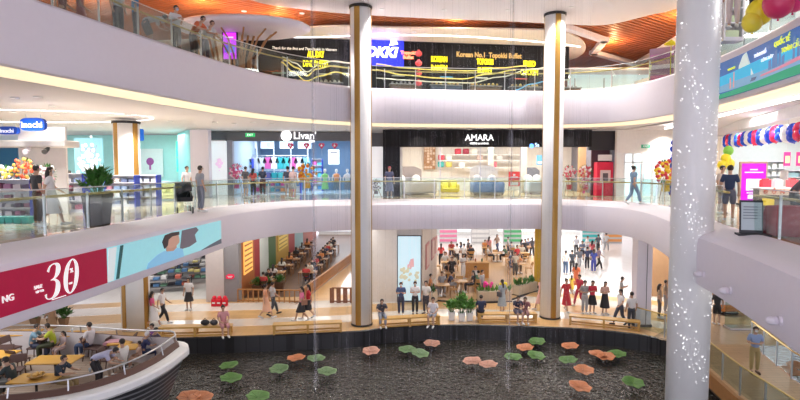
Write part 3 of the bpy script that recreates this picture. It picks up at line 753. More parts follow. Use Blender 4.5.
# shelves
gondola(-30, 29, 16.6, 1.30, 4, 'tall homeware shelf packed with dark red jars, left end of the middle floor', cols=[(.35, .12, .2), (.6, .55, .65), (.15, .12, .2), (.7, .65, .7), (.4, .2, .35)], group='jars on the left shelf', plabel='small dark red and white jar box on the tall shelf left of the couple', item='jar_box')
gondola(59, 82, 19.6, 1.45, 4, 'blue-framed homeware shelf just behind the big potted plant')
gondola(104, 134, 22.6, 1.35, 4, 'blue-framed homeware shelf right of the potted plant')
gondola(135, 156, 23.2, 1.35, 4, 'blue-framed homeware shelf beside the yellow cushions', cols=[(.8, .8, .85), (.7, .75, .8), (.6, .65, .8)])
for k in range(4):
    D = 15.9; o = thing('basket', 'teal plastic basket in the row at the foot of the jar shelf', 'basket', (X(2 + k * 8.2, D), D, L1), group='teal baskets under the jar shelf') if k == 0 else dup(o0, (X(2 + k * 8.2, D), D, L1))
    if k == 0:
        o0 = o; MB()._add([(-.1, -.12, 0), (.1, -.12, 0), (.1, .12, 0), (-.1, .12, 0), (-.115, -.14, .2), (.115, -.14, .2), (.115, .14, .2), (-.115, .14, .2)], [(0, 3, 2, 1), (0, 1, 5, 4), (1, 2, 6, 5), (2, 3, 7, 6), (3, 0, 4, 7)]).build('basket_body', cm((.02, .45, .42)), o)
        MB().tube([(-.115, -.14, .2), (.115, -.14, .2), (.115, .14, .2), (-.115, .14, .2), (-.115, -.14, .2)], .012, 4).build('rim', cm((.3, .7, .68)), o)
flower_stand(X(25, 17.4), 17.4, L1, 1.95, .34, (.75, .12, .05), (.85, .45, .1), 'red and orange flower stand under the blue inochi sign')
flower_stand(X(47, 17.7), 17.7, L1, 1.75, .33, (.8, .45, .5), (.7, .65, .6), 'pale pink flower stand beside the white board')
flower_stand(X(6, 17.5), 17.5, L1, 1.7, .34, (.75, .6, .1), (.8, .75, .7), 'yellow and white flower stand at the far left shop')
# sofas and cushions right of column
def sofa(px, D, w, c, label, z=L1):
    t = thing('sofa', label, 'sofa', (X(px, D), D, z))
    MB().box((0, .4, .22), (w, .85, .3)).build('seat', cm(c), t, bevel=.06); MB().box((0, .8, .5), (w, .2, .7)).build('backrest', cm(c), t, bevel=.06)
    for s in (-1, 1): MB().box((s * w / 2, .4, .35), (.16, .85, .5)).build('armrest', cm(c), t, bevel=.05)
    for s in (-.25, .25): MB().box((s * w, .6, .52), (w * .36, .16, .36), rx=-.25).build('cushion', cm([min(1, q * 1.15) for q in c]), t, bevel=.05)
    for s in (-1, 1): MB().box((s * (w / 2 - .1), .1, .04), (.06, .06, .08)).build('leg', DWOOD, t)
    return t
sofa(163, 27, 1.5, (.72, .72, .35), 'yellow sofa between the blue shelves and the stroller')
sofa(172, 31, 1.7, (.50, .75, .78), 'pale aqua sofa below the green display')
sofa(147, 32.5, 2.0, (.55, .70, .78), 'pale blue sofa under the purple figure poster')
plant(X(97, 15.3), 15.3, L1, .95, .62, cm((.03, .025, .028)), 'bushy green plant in a tall dark square planter on the middle floor', .92, .43, n=80, wide=.12)
for x, y in ((-17, 30), (-14, 33), (-21, 31)): area(x, y, ct - .15, 3, 2, 130, (.9, .98, 1))
# elliptical light line on ceiling
ring = []
for k in range(60):
    a = 2 * PI * k / 60; ring.append((-17.2 + 6.2 * math.cos(a), 23.6 + 3.0 * math.sin(a)))
e = MB(); zc = L2 - 1.66
pp = [(x, y, zc - .03) for x, y in ring] + [(ring[0][0], ring[0][1], zc - .03)]
e.tube(pp, .03, 4); tag(e.build('light_strip', LINE), 'thin white elliptical light strip on the ceiling above the homeware area', 'light strip')

# ================================================================ middle floor: clothes shop
D = 33
wallbox(X(227, D), D, X(372, D), D, Zof(141, D), ct, GREY, 'sign_band', .3)
wallbox(X(212, D), D, X(228, D), D, Zof(140, D), ct, GREY, 'sign_band_left', .3)
wallbox(X(228.5, D), D - .02, X(234, D), D - .02, L1, Zof(140.5, D), cm((.3, .3, .36)), 'pier', .35)
t = thing('glowing_board', 'tall glowing white panel with a pink flower print left of the clothes shop', 'light panel', (X(220.5, D), D - .1, L1))
MB().box((0, 0, 1.65), (.98, .1, 3.3)).build('panel', cm((.9, .9, .93), .4, .35), t)
g = MB()
for q in ((0, 2.1, .16), (.14, 1.95, .12), (-.13, 1.9, .13), (.02, 1.75, .14), (0, 1.5, .06)): g.ball((q[0], -.05, q[1]), q[2], sy=.1)
g.build('flower_print', cm((.85, .55, .72), .5, .4), t)
t = thing('glowing_board', 'narrow glowing white panel just right of the left tall column', 'light panel', (X(377.5, 31.5), 31.5, L1))
MB().box((0, 0, 1.45), (.66, .1, 2.9)).build('panel', cm((.9, .9, .93), .4, .35), t); MB().box((0, 0, 3.3), (.7, .12, .8)).build('top_band', GREY, t)
zf = L1 + .004
structure(MB().span((X(234, D), D, zf), (X(352, D) + .4, 39.5, zf + .01)).build('shop_floor', cm((.62, .70, .76), .12)))
wallbox(X(234, D) - .1, 39.5, X(352, D) + .6, 39.5, L1, ct, cm((.14, .24, .38)), 'wall_back')
wallbox(X(234, D) - .1, D, X(234, D) - .1, 39.5, L1, ct, cm((.4, .5, .62)), 'wall_side')
wallbox(X(355, D), D, X(355, D), 39.5, L1, ct, cm((.4, .5, .62)), 'wall_side')
structure(MB().span((-13, D + .1, ct - .05), (-2, 40, ct)).build('shop_ceiling', CEIL))
area(-8.2, 36, ct - .15, 3, 3, 170, (.85, .93, 1)); area(-4.8, 35.5, ct - .15, 3, 3, 170, (.85, .93, 1)); area(-6.5, 31.2, ct - .3, 3, .3, 40, (.9, .95, 1))
t = thing('shop_sign', 'white lettering sign reading Livan with a round white logo', 'sign', (X(304, D), D - .17, Zof(136, D)))
text('lettering', "Livan'", .62, cm((1, 1, 1), .5, 1.1), (.12, -.02, 0), t, width=1.35, bold=.004); text('small_lettering', 'kids', .2, cm((1, 1, 1), .5, 1.8), (.55, -.02, -.32), t, bold=.01)
MB().tube([(-1.02, .0, .0), (-1.02, -.05, .0)], .32, 24).build('logo_disc', cm((1, 1, 1), .5, 2.0), t); MB().tube([(-1.12, -.055, .12), (-1.05, -.055, .02), (-.9, -.055, .1)], .02, 4).build('logo_mark', GREY, t)
t = thing('exit_sign', 'green hanging exit sign before the clothes shop', 'sign', (X(251, 31), 31, Zof(135, 31)))
MB().box((0, 0, 0), (.55, .05, .22)).build('sign_body', cm((.02, .5, .15), .5, .5), t); text('lettering', 'EXIT', .17, cm((.9, 1, .9), .5, 1), (0, -.03, 0), t)
for s in (-.2, .2): MB().tube([(s, 0, .1), (s, 0, .42)], .01, 4).build('hanger_rod', STEEL, t)
# garments on rails
def garment(x, y, z, c, label, kindn='hanging_shirt', group='clothes on the rails', w=.42, h=.62):
    t = thing(kindn, label, 'shirt', (x, y, z), group=group)
    MB().plate([(-w * .2, h), (-w / 2, h * .9), (-w * .68, h * .5), (-w * .45, h * .45), (-w * .38, h * .62), (-w * .4, 0), (w * .4, 0), (w * .38, h * .62), (w * .45, h * .45), (w * .68, h * .5), (w / 2, h * .9), (w * .2, h), (0, h * .92)], -.05, .05).build('fabric', cm(c), t)
    MB().tube([(-.16, 0, h * .96), (0, 0, h + .04), (.16, 0, h * .96)], .01, 4).tube([(0, 0, h + .03), (0, 0, h + .12)], .01, 4).build('hanger', STEEL, t)
    return t
gc = [(.85, .8, .8), (.8, .3, .1), (.05, .4, .42), (.02, .35, .4), (.1, .1, .3), (.75, .75, .8), (.1, .35, .6), (.6, .65, .7), (.6, .1, .35), (.85, .85, .9), (.2, .45, .6), (.8, .6, .15)]
rn = random.Random(11); g0 = garment(0, 0, 0, gc[0], 'colourful child shirt hanging on the upper rail in the clothes shop'); firstg = True
for row, (yy, zz) in enumerate(((37.2, L1 + 1.75), (36.0, L1 + .75))):
    t = thing('clothes_rail', 'steel clothes rail in the %s row of the blue shop' % ('upper back' if row == 0 else 'lower front'), 'rail', (0, 0, 0))
    xa, xb = X(240, yy), X(308, yy)
    MB().tube([(xa, yy, zz + .76), (xb, yy, zz + .76)], .02, 5).build('bar', STEEL, t)
    for q in range(5):
        xx = xa + (xb - xa) * q / 4; MB().box((xx, yy + .08, L1 + 1.5), (.05, .05, 3.0)).build('upright', cm((.75, .8, .85)), t)
    for k in range(11):
        xx = xa + .25 + (xb - xa - .4) * k / 10
        o = g0 if firstg else dup(g0); firstg = False
        o.location = (xx, yy - .07, zz - (.15 if row == 0 else 0)); o.scale = (1.25, 1.2, 1.3) if row == 0 else (1, 1, 1); o['label'] = 'child garment on a hanger, %s rail of the blue clothes shop' % ('upper back' if row == 0 else 'lower front'); o['group'] = 'clothes on the %s rail' % ('upper' if row == 0 else 'lower')
        setmat(o.children[0], cm(rn.choice(gc) if row == 0 else rn.choice(gc[2:8])))
for k, px in enumerate((251, 268, 287, 305)):
    t = thing('picture_panel', 'white framed picture high on the blue shop wall, number %s from the left' % ['one', 'two', 'three', 'four'][k], 'picture', (X(px, 38), 38, Zof(145, 38)))
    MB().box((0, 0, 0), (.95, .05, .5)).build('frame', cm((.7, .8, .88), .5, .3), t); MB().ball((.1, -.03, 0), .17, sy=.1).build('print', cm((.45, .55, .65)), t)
def mannequin(px, D, top, bot, label, z=L1, h=1.35):
    t = thing('mannequin', label, 'mannequin', (X(px, D), D, z))
    MB().lathe([(.2, 0), (.2, .03), (.02, .04), (.02, .6)], 12).build('stand', STEEL, t)
    MB().lathe([(.13, .55), (.17, .75), (.12, .95), (.16, 1.1), (.19, 1.22), (.06, 1.3), (.05, 1.36)], 12, sy=.6).tube([(-.2, 0, 1.2), (-.27, 0, .95), (-.24, -.05, .75)], .04, 6).tube([(.2, 0, 1.2), (.27, 0, .95), (.24, -.05, .75)], .04, 6).ball((0, 0, 1.48), .1, sz=1.2).build('figure', PURE, t, smooth=True)
    MB().lathe([(.17, .72), (.145, .95), (.185, 1.1), (.21, 1.22), (.08, 1.31)], 12, sy=.65).build('top_garment', cm(top), t)
    MB().lathe([(.24, .3), (.2, .6), (.17, .8)], 12, sy=.7).build('lower_garment', cm(bot), t)
    return t
mannequin(325, 33.9, (.25, .7, .25), (.3, .75, .3), 'child mannequin in a bright green outfit')
mannequin(336.5, 34.1, (.8, .35, .15), (.12, .2, .3), 'child mannequin in an orange top and dark trousers')
mannequin(347.5, 34.0, (.85, .85, .88), (.2, .25, .35), 'child mannequin in a white top beside the left tall column')
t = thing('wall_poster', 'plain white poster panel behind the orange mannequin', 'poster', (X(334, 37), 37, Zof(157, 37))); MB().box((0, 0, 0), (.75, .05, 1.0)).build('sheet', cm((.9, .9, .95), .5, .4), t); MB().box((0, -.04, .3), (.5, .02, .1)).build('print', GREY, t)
for k, px in enumerate((291, 307, 322, 335)):
    yy = 33.5; t = thing('heart_balloon', 'red heart balloon with a white face, %s along the clothes shop front' % ['first', 'second', 'third', 'last'][k], 'balloon', (X(px, yy), yy, Zof(146, yy)), group=None)
    MB().ball((-.07, 0, .07), .12).ball((.07, 0, .07), .12).lathe([(.001, -.2), (.17, .03), (.1, .12)], 12, sy=.6).build('envelope', cm((.65, .05, .12)), t, smooth=True)
    MB().ball((0, -.09, .03), .07, sy=.4).build('white_face', PURE, t); MB().tube([(0, 0, -.18), (.02, 0, -.6)], .006, 4).build('ribbon', PURE, t)
gondola(237, 252, 36.5, 2.3, 5, 'stocked shelf at the left wall inside the clothes shop', cols=[(.1, .35, .7), (.8, .25, .1), (.75, .1, .4), (.85, .8, .8), (.1, .5, .5)], group='boxes in the clothes shop', item='toy_box', plabel='small bright toy box on the clothes shop shelves')
gondola(312, 322, 38.0, 2.3, 5, 'stocked shelf at the back wall inside the clothes shop', cols=[(.1, .3, .6), (.8, .3, .1), (.7, .1, .4), (.8, .8, .85), (.1, .5, .6)], group='boxes in the clothes shop', item='toy_box', plabel='small bright toy box on the clothes shop shelves')
gondola(254, 300, 34.6, .85, 2, 'low display island in front of the hanging clothes', cols=[(.1, .3, .6), (.8, .3, .1), (.7, .1, .4), (.8, .8, .85), (.1, .5, .6)], group='boxes in the clothes shop', item='toy_box', plabel='small bright toy box on the clothes shop shelves')
flower_stand(X(307, 31), 31, L1, 1.9, .55, (.8, .42, .02), (.7, .18, .02), 'large yellow and orange flower stand before the clothes shop', n=60)
flower_stand(X(237, 31), 31, L1, 1.85, .42, (.65, .12, .3), (.8, .6, .7), 'pink and white flower ball stand left of the clothes shop', n=60)
flower_stand(X(376, 28.6), 28.6, L1, 1.0, .3, (.15, .1, .15), (.7, .65, .7), 'dark wrapped bouquet stand just right of the left tall column')

# ================================================================ middle floor: bedding shop
D = 31
wallbox(X(383, D), D, X(590, D), D, Zof(147, D), ct, tile_mat('ribbed_black', (.012, .011, .013), (.02, .018, .02), (.004, .004, .004), w=.12, h=3, rough=.7, spec=.2), 'sign_band', .3)
wallbox(X(590, D), D + .4, X(616, D), D + .4, Zof(150, D), ct, DARK, 'sign_band_right', .3)
wallbox(X(383, D), D + .02, X(400, D), D + .02, L1, Zof(147, D), tile_mat('ribbed_black_wall', (.012, .012, .018), (.02, .02, .026), (.004, .004, .004), w=.2, h=4, rough=.7, spec=.2), 'wall_ribbed', .2)
structure(MB().span((X(400, D), D, zf), (X(616, D), 39, zf + .012)).build('shop_floor', tile_mat('shop_oak', (.66, .50, .30), (.62, .46, .27), (.45, .33, .2), w=1.2, h=.2, rough=.25)))
wallbox(X(400, D), 39, X(640, D), 39, L1, ct, cm((.78, .74, .70)), 'wall_back')
wallbox(X(401, D), D + .2, X(392, D), 39, L1, ct, cm((.80, .76, .74)), 'wall_side')
wallbox(X(616, D), D + .5, X(616, D), 39, L1, ct, cm((.2, .2, .25)), 'wall_side')
structure(MB().span((-.6, D + .1, ct - .04), (12.6, 39.2, ct)).build('shop_ceiling', CEIL))
for x in (2, 5, 8, 11): area(x, 34.5, ct - .1, 2.2, 3, 170, (1, .95, .88))
t = thing('shop_sign', 'glowing white lettering reading AMARA on the ribbed black band', 'sign', (X(478.5, D), D - .17, Zof(139, D)))
text('lettering', 'AMARA', .52, cm((1, 1, 1), .5, 1.2), (0, -.02, .05), t, width=1.65); text('small_lettering', 'HOME & LIVING', .15, cm((1, 1, 1), .5, 1.8), (0, -.02, -.27), t)
t = thing('shop_sign', 'small glowing blue logo sign on the black band left of the right tall column', 'sign', (X(533, D), D - .17, Zof(146, D)))
MB().ball((-.15, 0, 0), .13, sy=.2).build('emblem', cm((.1, .35, .9), .5, 2), t); text('lettering', 'Sa', .3, cm((.5, .7, 1), .5, 2), (.15, -.02, .05), t)
# glass shopfront panes
for k, (a, b) in enumerate(((400, 440), (440, 480), (480, 520), (520, 548))):
    t = thing('shop_window', 'clear shopfront pane of the bedding shop, %s from the left' % ['first', 'second', 'third', 'fourth'][k], 'window')
    MB().span((X(a, D) + .05, D - .01, L1 + .03), (X(b, D) - .05, D + .01, Zof(147, D))).build('pane', glass_mat('shop_glass', (.96, .98, .98), .02), t)
    MB().span((X(b, D) - .03, D - .04, L1), (X(b, D) + .03, D + .04, Zof(147, D))).build('mullion', STEEL, t)
bed(404, 438, 32.2, (.78, .66, .60), 'double bed with cream and blush bedding at the left of the bedding shop', (.30, .25, .24), 1.3, depth=2.4, rz=.35)
bed(474, 504, 31.8, (.22, .32, .60), 'double bed with blue cover in the middle of the bedding shop', (.8, .76, .72), 1.35)
bed(530, 548, 33.0, (.55, .60, .66), 'grey-framed bed with white pillows beside the right tall column', (.20, .20, .23), 1.25)
sofa(450, 34.5, 1.1, (.65, .55, .05), 'mustard yellow armchair behind the cream bed')
t = thing('framed_art', 'upright wooden tile artwork behind the cream bed', 'art', (X(429.5, 38.7), 38.7, L1 + 1.6))
MB().box((0, 0, .9), (.85, .06, 1.9)).build('frame', MWOOD, t); rn = random.Random(5); g = MB()
for i in range(4):
    for j in range(9): g.box((-.3 + i * .2, -.05, .1 + j * .2), (.16, .04, .16)) if rn.random() < .7 else None
g.build('tiles', cm((.7, .52, .38)), t)
# wall shelves with coloured cushions
for k, (pz, a, b) in enumerate(((155, 440, 520), (161, 440, 520), (168, 455, 520))):
    yy = 38; t = thing('wall_shelf', 'long white wall shelf in the bedding shop, %s one' % ['top', 'middle', 'bottom'][k], 'shelf', (0, 0, 0))
    MB().span((X(a, yy), yy, Zof(pz, yy)), (X(b, yy), yy + .5, Zof(pz, yy) + .05)).build('board', PURE, t)
    for q in range(4):
        xx = X(a + (b - a) * (q + .5) / 4, yy); MB().span((xx - .02, yy + .1, Zof(pz, yy) - .15), (xx + .02, yy + .5, Zof(pz, yy))).build('bracket', STEEL, t)
cu = [(458, 155, (.6, .03, .06), 'red'), (466, 155, (.35, .02, .05), 'deep red'), (491, 155, (.05, .35, .45), 'teal'), (441.5, 161, (.6, .05, .08), 'bright red'), (449, 161, (.8, .78, .7), 'cream'), (474, 155, (.8, .75, .7), 'ivory'), (510, 155, (.75, .72, .7), 'pale grey'), (449, 168, (.6, .5, .1), 'mustard'), (441, 168, (.05, .4, .38), 'green'), (462, 168, (.7, .68, .66), 'light grey'), (480, 161, (.55, .4, .35), 'brown'), (500, 161, (.7, .66, .64), 'beige'), (494, 168, (.6, .15, .2), 'rose')]
for px, py, c, nm in cu:
    yy = 38; o = tag(MB().box((0, 0, .2), (.46, .16, .4)).build('cushion', cm(c), bevel=.06), '%s square cushion on the wall shelves of the bedding shop, near %s' % (nm, 'the top' if py == 155 else 'the middle' if py == 161 else 'the bottom'), 'cushion', 'cushions on the bedding shop shelves'); o.location = (X(px, yy), yy + .2, Zof(py, yy) + .058)
t = thing('notice_board', 'red standing notice with white print in front of the bedding shop', 'notice', (X(514, 29.5), 29.5, L1))
MB().box((0, 0, 1.05), (.62, .04, .8)).build('board', cm((.70, .06, .06), .5, .2), t); MB().box((0, -.03, .78), (.45, .01, .18)).box((0, -.03, 1.15), (.4, .01, .06)).box((0, -.03, 1.27), (.12, .01, .1)).build('print', PURE, t)
MB().box((0, .02, .35), (.04, .03, .7)).box((0, 0, .02), (.4, .3, .04)).build('stand', STEEL, t)
t = thing('wall_picture', 'small blue seascape picture at the right of the bedding shop', 'picture', (X(541, 36), 36, Zof(160, 36)))
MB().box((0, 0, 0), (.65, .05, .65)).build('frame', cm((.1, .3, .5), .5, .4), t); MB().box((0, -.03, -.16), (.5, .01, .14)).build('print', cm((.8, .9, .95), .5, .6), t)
# pillars inside
for k, px in enumerate((488, 521)):
    wallbox(X(px, 35), 35, X(px + 5, 35), 35, L1, ct, cm((.74, .68, .60)), 'pier', .3)
# right of the right column
flower_stand(X(569, 30), 30, L1, 1.75, .38, (.7, .1, .15), (.8, .7, .7), 'red and white flower stand half hidden by the right tall column')
flower_stand(X(585, 30), 30, L1, 1.75, .42, (.65, .08, .12), (.8, .7, .68), 'red and white flower stand right of the right tall column')
flower_stand(X(583.5, 29.6), 29.6, L1, .95, .22, (.7, .05, .3), (.8, .65, .6), 'small magenta-wrapped bouquet on the floor before the glass doors', n=25)
wallbox(X(578, 36), 36, X(586, 36), 36, L1, ct, cm((.55, .34, .18)), 'pier', .3)
t = thing('photo_booth', 'bright red booth with a white picture, left of the glass doors', 'booth', (X(605, 31.2), 31.2, L1))
MB().box((0, .3, 1.0), (.95, .6, 2.0)).build('cabinet', cm((.70, .01, .06)), t, bevel=.03); MB().box((0, -.02, 1.15), (.6, .02, .75)).build('picture', cm((.75, .6, .6)), t); MB().box((0, -.04, 1.1), (.3, .02, .5)).build('portrait_print', cm((.1, .08, .1)), t)
MB().box((0, .1, 2.25), (.8, .05, .35)).build('header_sign', cm((.85, .8, .8)), t)
wallbox(X(590, 32), 31.9, X(616, 32), 31.9, L1, Zof(150, 32), cm((.10, .04, .06)), 'wall_dark', .1)

# white wall with glass doors
D = 31
wallbox(X(615, D), D, X(690, D), D, Zof(153, D), ct, cm((.84, .80, .76)), 'wall_lobby', .3)
wallbox(X(615, D), D, X(622, D), D, L1, Zof(153, D), cm((.84, .82, .80)), 'wall_lobby_left', .3)
wallbox(X(659, D), D, X(690, D), D, L1, Zof(153, D), cm((.80, .76, .74)), 'wall_lobby_right', .3)
structure(MB().span((X(622, D), D + .35, L1), (X(659, D), D + .4, Zof(153, D))).build('window_1', cm((.80, .90, .93), .3, .75)))
t = thing('glass_door', 'white-framed glass double door in the lobby wall', 'door', (X(640.5, D), D - .1, L1))
wd = X(659, D) - X(622, D); hd = Zof(153, D) - L1
for x in (-wd / 2 + .05, -wd / 2 + .55, 0, .62, wd / 2 - .05): MB().box((x, 0, hd / 2), (.09, .12, hd)).build('frame_post', PURE, t)
MB().box((0, 0, hd - .55), (wd, .12, .1)).box((0, 0, hd - .03), (wd, .12, .06)).build('frame_rail', PURE, t)
for x in (-.27, .3): MB().box((x, 0, (hd - .6) / 2), (.5, .02, hd - .65)).build('door_pane', glass_mat('door_glass', (.85, .93, .93), .03), t)
for x in (-.06, .08): MB().tube([(x, -.08, .9), (x, -.08, 1.3)], .02, 5).build('door_handle', STEEL, t)
t = thing('exit_sign', 'small green exit sign above the lobby glass doors', 'sign', (X(643, D), D - .22, Zof(146.5, D)))
MB().box((0, 0, 0), (.5, .05, .2)).build('sign_body', cm((.03, .3, .18)), t); text('lettering', 'EXIT', .15, PURE, (0, -.03, 0), t)
flower_stand(X(665.5, 26), 26, L1, 2.0, .55, (.75, .5, .03), (.6, .04, .06), 'tall yellow and red flower stand beside the glass doors', n=70)
t = thing('balloon_column', 'upright column of red and blue balloons just left of the speckled column', 'balloons', (X(675.5, 27), 27, L1))
for k in range(26):
    a = k * 2.4; MB().ball((.16 * math.cos(a), .16 * math.sin(a), .3 + k * .105), .17, n=8, m=6).build('balloon', cm((.02, .08, .6)) if k % 3 else cm((.75, .03, .1)), t, smooth=True)
MB().lathe([(.25, 0), (.25, .15), (.02, .17)], 12).build('base', PURE, t)

# ================================================================ middle floor, right gallery
ga, gb = Vector((17.6, 29.0)), Vector((11.4, 13.0)); gd = gb - ga
t = thing('balloon_garland', 'garland of red, blue and white balloons across the right shop front', 'balloons', (0, 0, 0))
rn = random.Random(9); n = 25
bal = {c: None for c in 'rbw'}
cols_ = {'r': (.75, .02, .10), 'b': (.01, .06, .62), 'w': (.85, .85, .9)}
for k in range(n):
    ctr = ga + gd * (k + .5) / n
    for j in range(4):
        c = 'bbrrbbww'[(k * 2 + j // 2) % 8]
        a = j * PI / 2 + k * .5
        x, y, z = ctr.x + .1 * math.cos(a), ctr.y + .17 * math.cos(a), EYE + 1.42 - .3 * k / n + .14 * math.sin(a) + .03 * math.sin(k * 1.1)
        if bal[c] is None: bal[c] = MB().ball((0, 0, 0), .19, n=12, m=8, sz=1.12).lathe([(.03, -.24), (.012, -.2)], 6).build('balloon', cm(cols_[c], .25), t, smooth=True); o = bal[c]
        else: o = dup(bal[c])
        o.location = (x, y, z); o.rotation_euler = (rn.uniform(-.5, .5), rn.uniform(-.5, .5), 0)
MB().tube([(ga.x, ga.y, EYE + 1.42), (gb.x, gb.y, EYE + 1.12)], .02, 4).build('cord', STEEL, t)
# shop shell
wd_ = cm((.72, .58, .44), .5)
wallbox(17.9, 30, 15.6, 24.6, EYE + 1.75, ct, cm((.8, .78, .78)), 'sign_band', .2); wallbox(15.6, 24.6, 12.2, 13.5, EYE + 1.75, ct, cm((.8, .78, .78)), 'sign_band', .2)
wallbox(17.1, 30.5, 18.3, 30.5, L1, ct, tile_mat('plank_wall', (.62, .50, .38), (.68, .56, .44), (.4, .3, .2), w=.25, h=5, rough=.5), 'wall_planked', .3)
wallbox(18.2, 30.6, 23, 29.6, L1, ct, cm((.66, .72, .72)), 'wall_back'); wallbox(23, 29.6, 26, 14, L1, ct, cm((.75, .78, .78)), 'wall_side')
structure(MB().span((13, 12, ct - .03), (27, 31, ct)).build('shop_ceiling', CEIL))
for x, y in ((19.5, 27), (20, 22), (18, 17)): area(x, y, ct - .1, 2.5, 3, 160, (.93, .97, 1))
area(14.5, 20, ct - .1, .8, 6, 150)
t = thing('light_strip', 'straight white light strip running above the balloon garland', 'light strip'); MB().tube([(13.6, 27.5, ct - .17), (11.2, 14, ct - .17)], .06, 4).build('tube_lamp', LINE, t)
t = thing('advertising_kiosk', 'tall magenta advertising screen on the right gallery', 'kiosk', (X(752.5, 23.5), 23.5, L1), -.25)
MB().box((0, 0, 1.0), (1.08, .16, 1.85)).build('cabinet', cm((.45, .30, .20)), t, bevel=.02); MB().box((0, -.09, 1.02), (.94, .02, 1.66)).build('screen', cm((.42, .0, .48), .4, .3), t)
MB().box((.05, -.105, .92), (.66, .01, .5)).build('pictured_device', cm((.75, .8, .88), .4, .6), t); MB().box((0, -.105, .38), (.4, .01, .16)).build('pictured_device', cm((.7, .75, .85), .4, .6), t)
MB().box((0, -.105, 1.58), (.3, .01, .05)).box((0, -.105, 1.46), (.72, .01, .045)).box((.05, -.105, .56), (.6, .01, .04)).box((.05, -.105, .5), (.4, .01, .03)).build('print', cm((.85, .6, .85), .5, .4), t)
MB().box((0, 0, .05), (1.1, .5, .08)).build('foot', DARK, t)
def rshelf(px0, px1, D, h, rows, label, c):
    return gondola(px0, px1, D, h, rows, label, bluef=False, cols=c, group='goods on the right shop shelves', item='packet', plabel='small bright packet on the shelves of the right shop', back=(.7, .75, .75), fill=.7)
rshelf(752, 785, 28.0, 2.0, 5, 'white wall shelving behind the magenta kiosk', [(.7, .75, .72), (.6, .66, .6), (.8, .8, .75)])
rshelf(788, 802, 23.0, 1.55, 5, 'stocked white shelf of snacks at the right picture edge', [(.6, .65, .35), (.3, .5, .55), (.75, .7, .5), (.6, .2, .2)])
for k, (px, py) in enumerate(((786, 159), (799, 159))):
    yy = 22.5; t = thing('hanging_poster', 'pink hanging poster with yellow photo, %s of the pair in the right shop' % ['smaller left', 'cropped right'][k], 'poster', (X(px, yy), yy, Zof(py, yy)))
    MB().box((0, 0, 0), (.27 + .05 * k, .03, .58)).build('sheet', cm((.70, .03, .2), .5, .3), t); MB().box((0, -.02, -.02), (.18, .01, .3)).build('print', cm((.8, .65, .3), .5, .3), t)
    MB().tube([(0, 0, .29), (0, 0, ct - Zof(py, yy))], .006, 4).build('string', STEEL, t)
t = thing('sales_counter', 'long counter with printed orange band at the right shop', 'counter', (X(792, 20.4), 20.4, L1), -.25)
MB().box((0, 0, .42), (2.4, .6, .84)).build('body', cm((.16, .12, .12)), t); MB().box((0, -.32, .74), (2.4, .03, .24)).build('printed_band', cm((.80, .62, .50)), t); MB().box((0, 0, .88), (2.5, .7, .06)).build('top', PURE, t)
for k in range(8): text('lettering', 'ĐỒNGGIÁ'[k % 7], .2, cm((.6, .1, .05)), (-1.0 + k * .28, -.345, .74), t, bold=.008)
MB().box((-.9, -.34, .4), (.4, .02, .35)).build('yellow_label', cm((.85, .6, .05)), t)
for k, (dx, c) in enumerate(((-.9, (.7, .05, .08)), (-.5, (.7, .7, .75)), (0, (.75, .1, .12)), (.5, (.8, .8, .8)), (.9, (.2, .25, .4)))):
    o = tag(MB().box((0, 0, .14), (.3, .25, .28)).box((0, 0, .3), (.2, .15, .06)).build('counter_display', cm(c)), ['red box', 'silver box', 'bright red box', 'white box', 'navy box'][k] + ' standing on the counter of the right shop', 'display box')
    o.location = (X(792, 20.4) + dx * .97, 20.4 - dx * .25, L1 + .915)
# yellow and green balloons near the speckled column
for k, (dx, dz, c, nm) in enumerate(((0, 2.1, (.85, .7, .03), 'yellow'), (.18, 1.85, (.85, .72, .05), 'pale yellow'), (-.15, 1.8, (.8, .65, .02), 'deep yellow'), (.1, 2.45, (.25, .6, .08), 'green'))):
    o = tag(MB().ball((0, 0, 0), .22, n=12, m=8, sz=1.1).lathe([(.03, -.28), (.01, -.235)], 6).tube([(0, 0, -.25), (-dx, 0, -dz + .03)], .006, 4).build('balloon', cm(c, .3), smooth=True), nm + ' balloon on a string behind the man in the navy shirt', 'balloon'); o.location = (X(725, 25) + dx, 25, L1 + dz)
# leaning sign and red covered table near the rail
t = thing('floor_sign', 'grey framed notice stand with pale screen behind the right glass rail', 'sign', (X(753.5, 12.95), 12.95, L1), -.35)
MB().box((0, .1, .45), (.5, .05, .82), rx=-.12).build('frame', cm((.05, .05, .06)), t, bevel=.01); MB().box((0, .065, .47), (.43, .02, .68), rx=-.12).build('screen', cm((.45, .5, .55), .3, .1), t); MB().box((.05, .08, .02), (.7, .4, .04)).build('base', cm((.05, .05, .06)), t)
g = MB()
for k in range(7): g.box((-.03, .048, .28 + k * .07), (.3, .006, .02), rx=-.12)
g.build('printed_lines', cm((.2, .22, .26)), t)
t = thing('draped_table', 'table under a wrinkled dark red cloth near the right rail', 'table', (X(797, 12.9), 12.9, L1), -.4)
g = MB(); prof = [(.62, .02), (.6, .4), (.56, .72), (.001, .74)]
g.lathe(prof, 28, sx=1.1, sy=.8, wob=lambda a, r: 0); 
for v in g.bm.verts:
    if v.co.z < .6: v.co.x *= 1 + .05 * math.sin(9 * math.atan2(v.co.y, v.co.x)); v.co.y *= 1 + .08 * math.sin(9 * math.atan2(v.co.y, v.co.x))
g.build('cloth', cm((.42, .01, .03), .7), t, smooth=True); MB().lathe([(.2, 0), (.2, .7)], 10).build('pedestal', DARK, t)
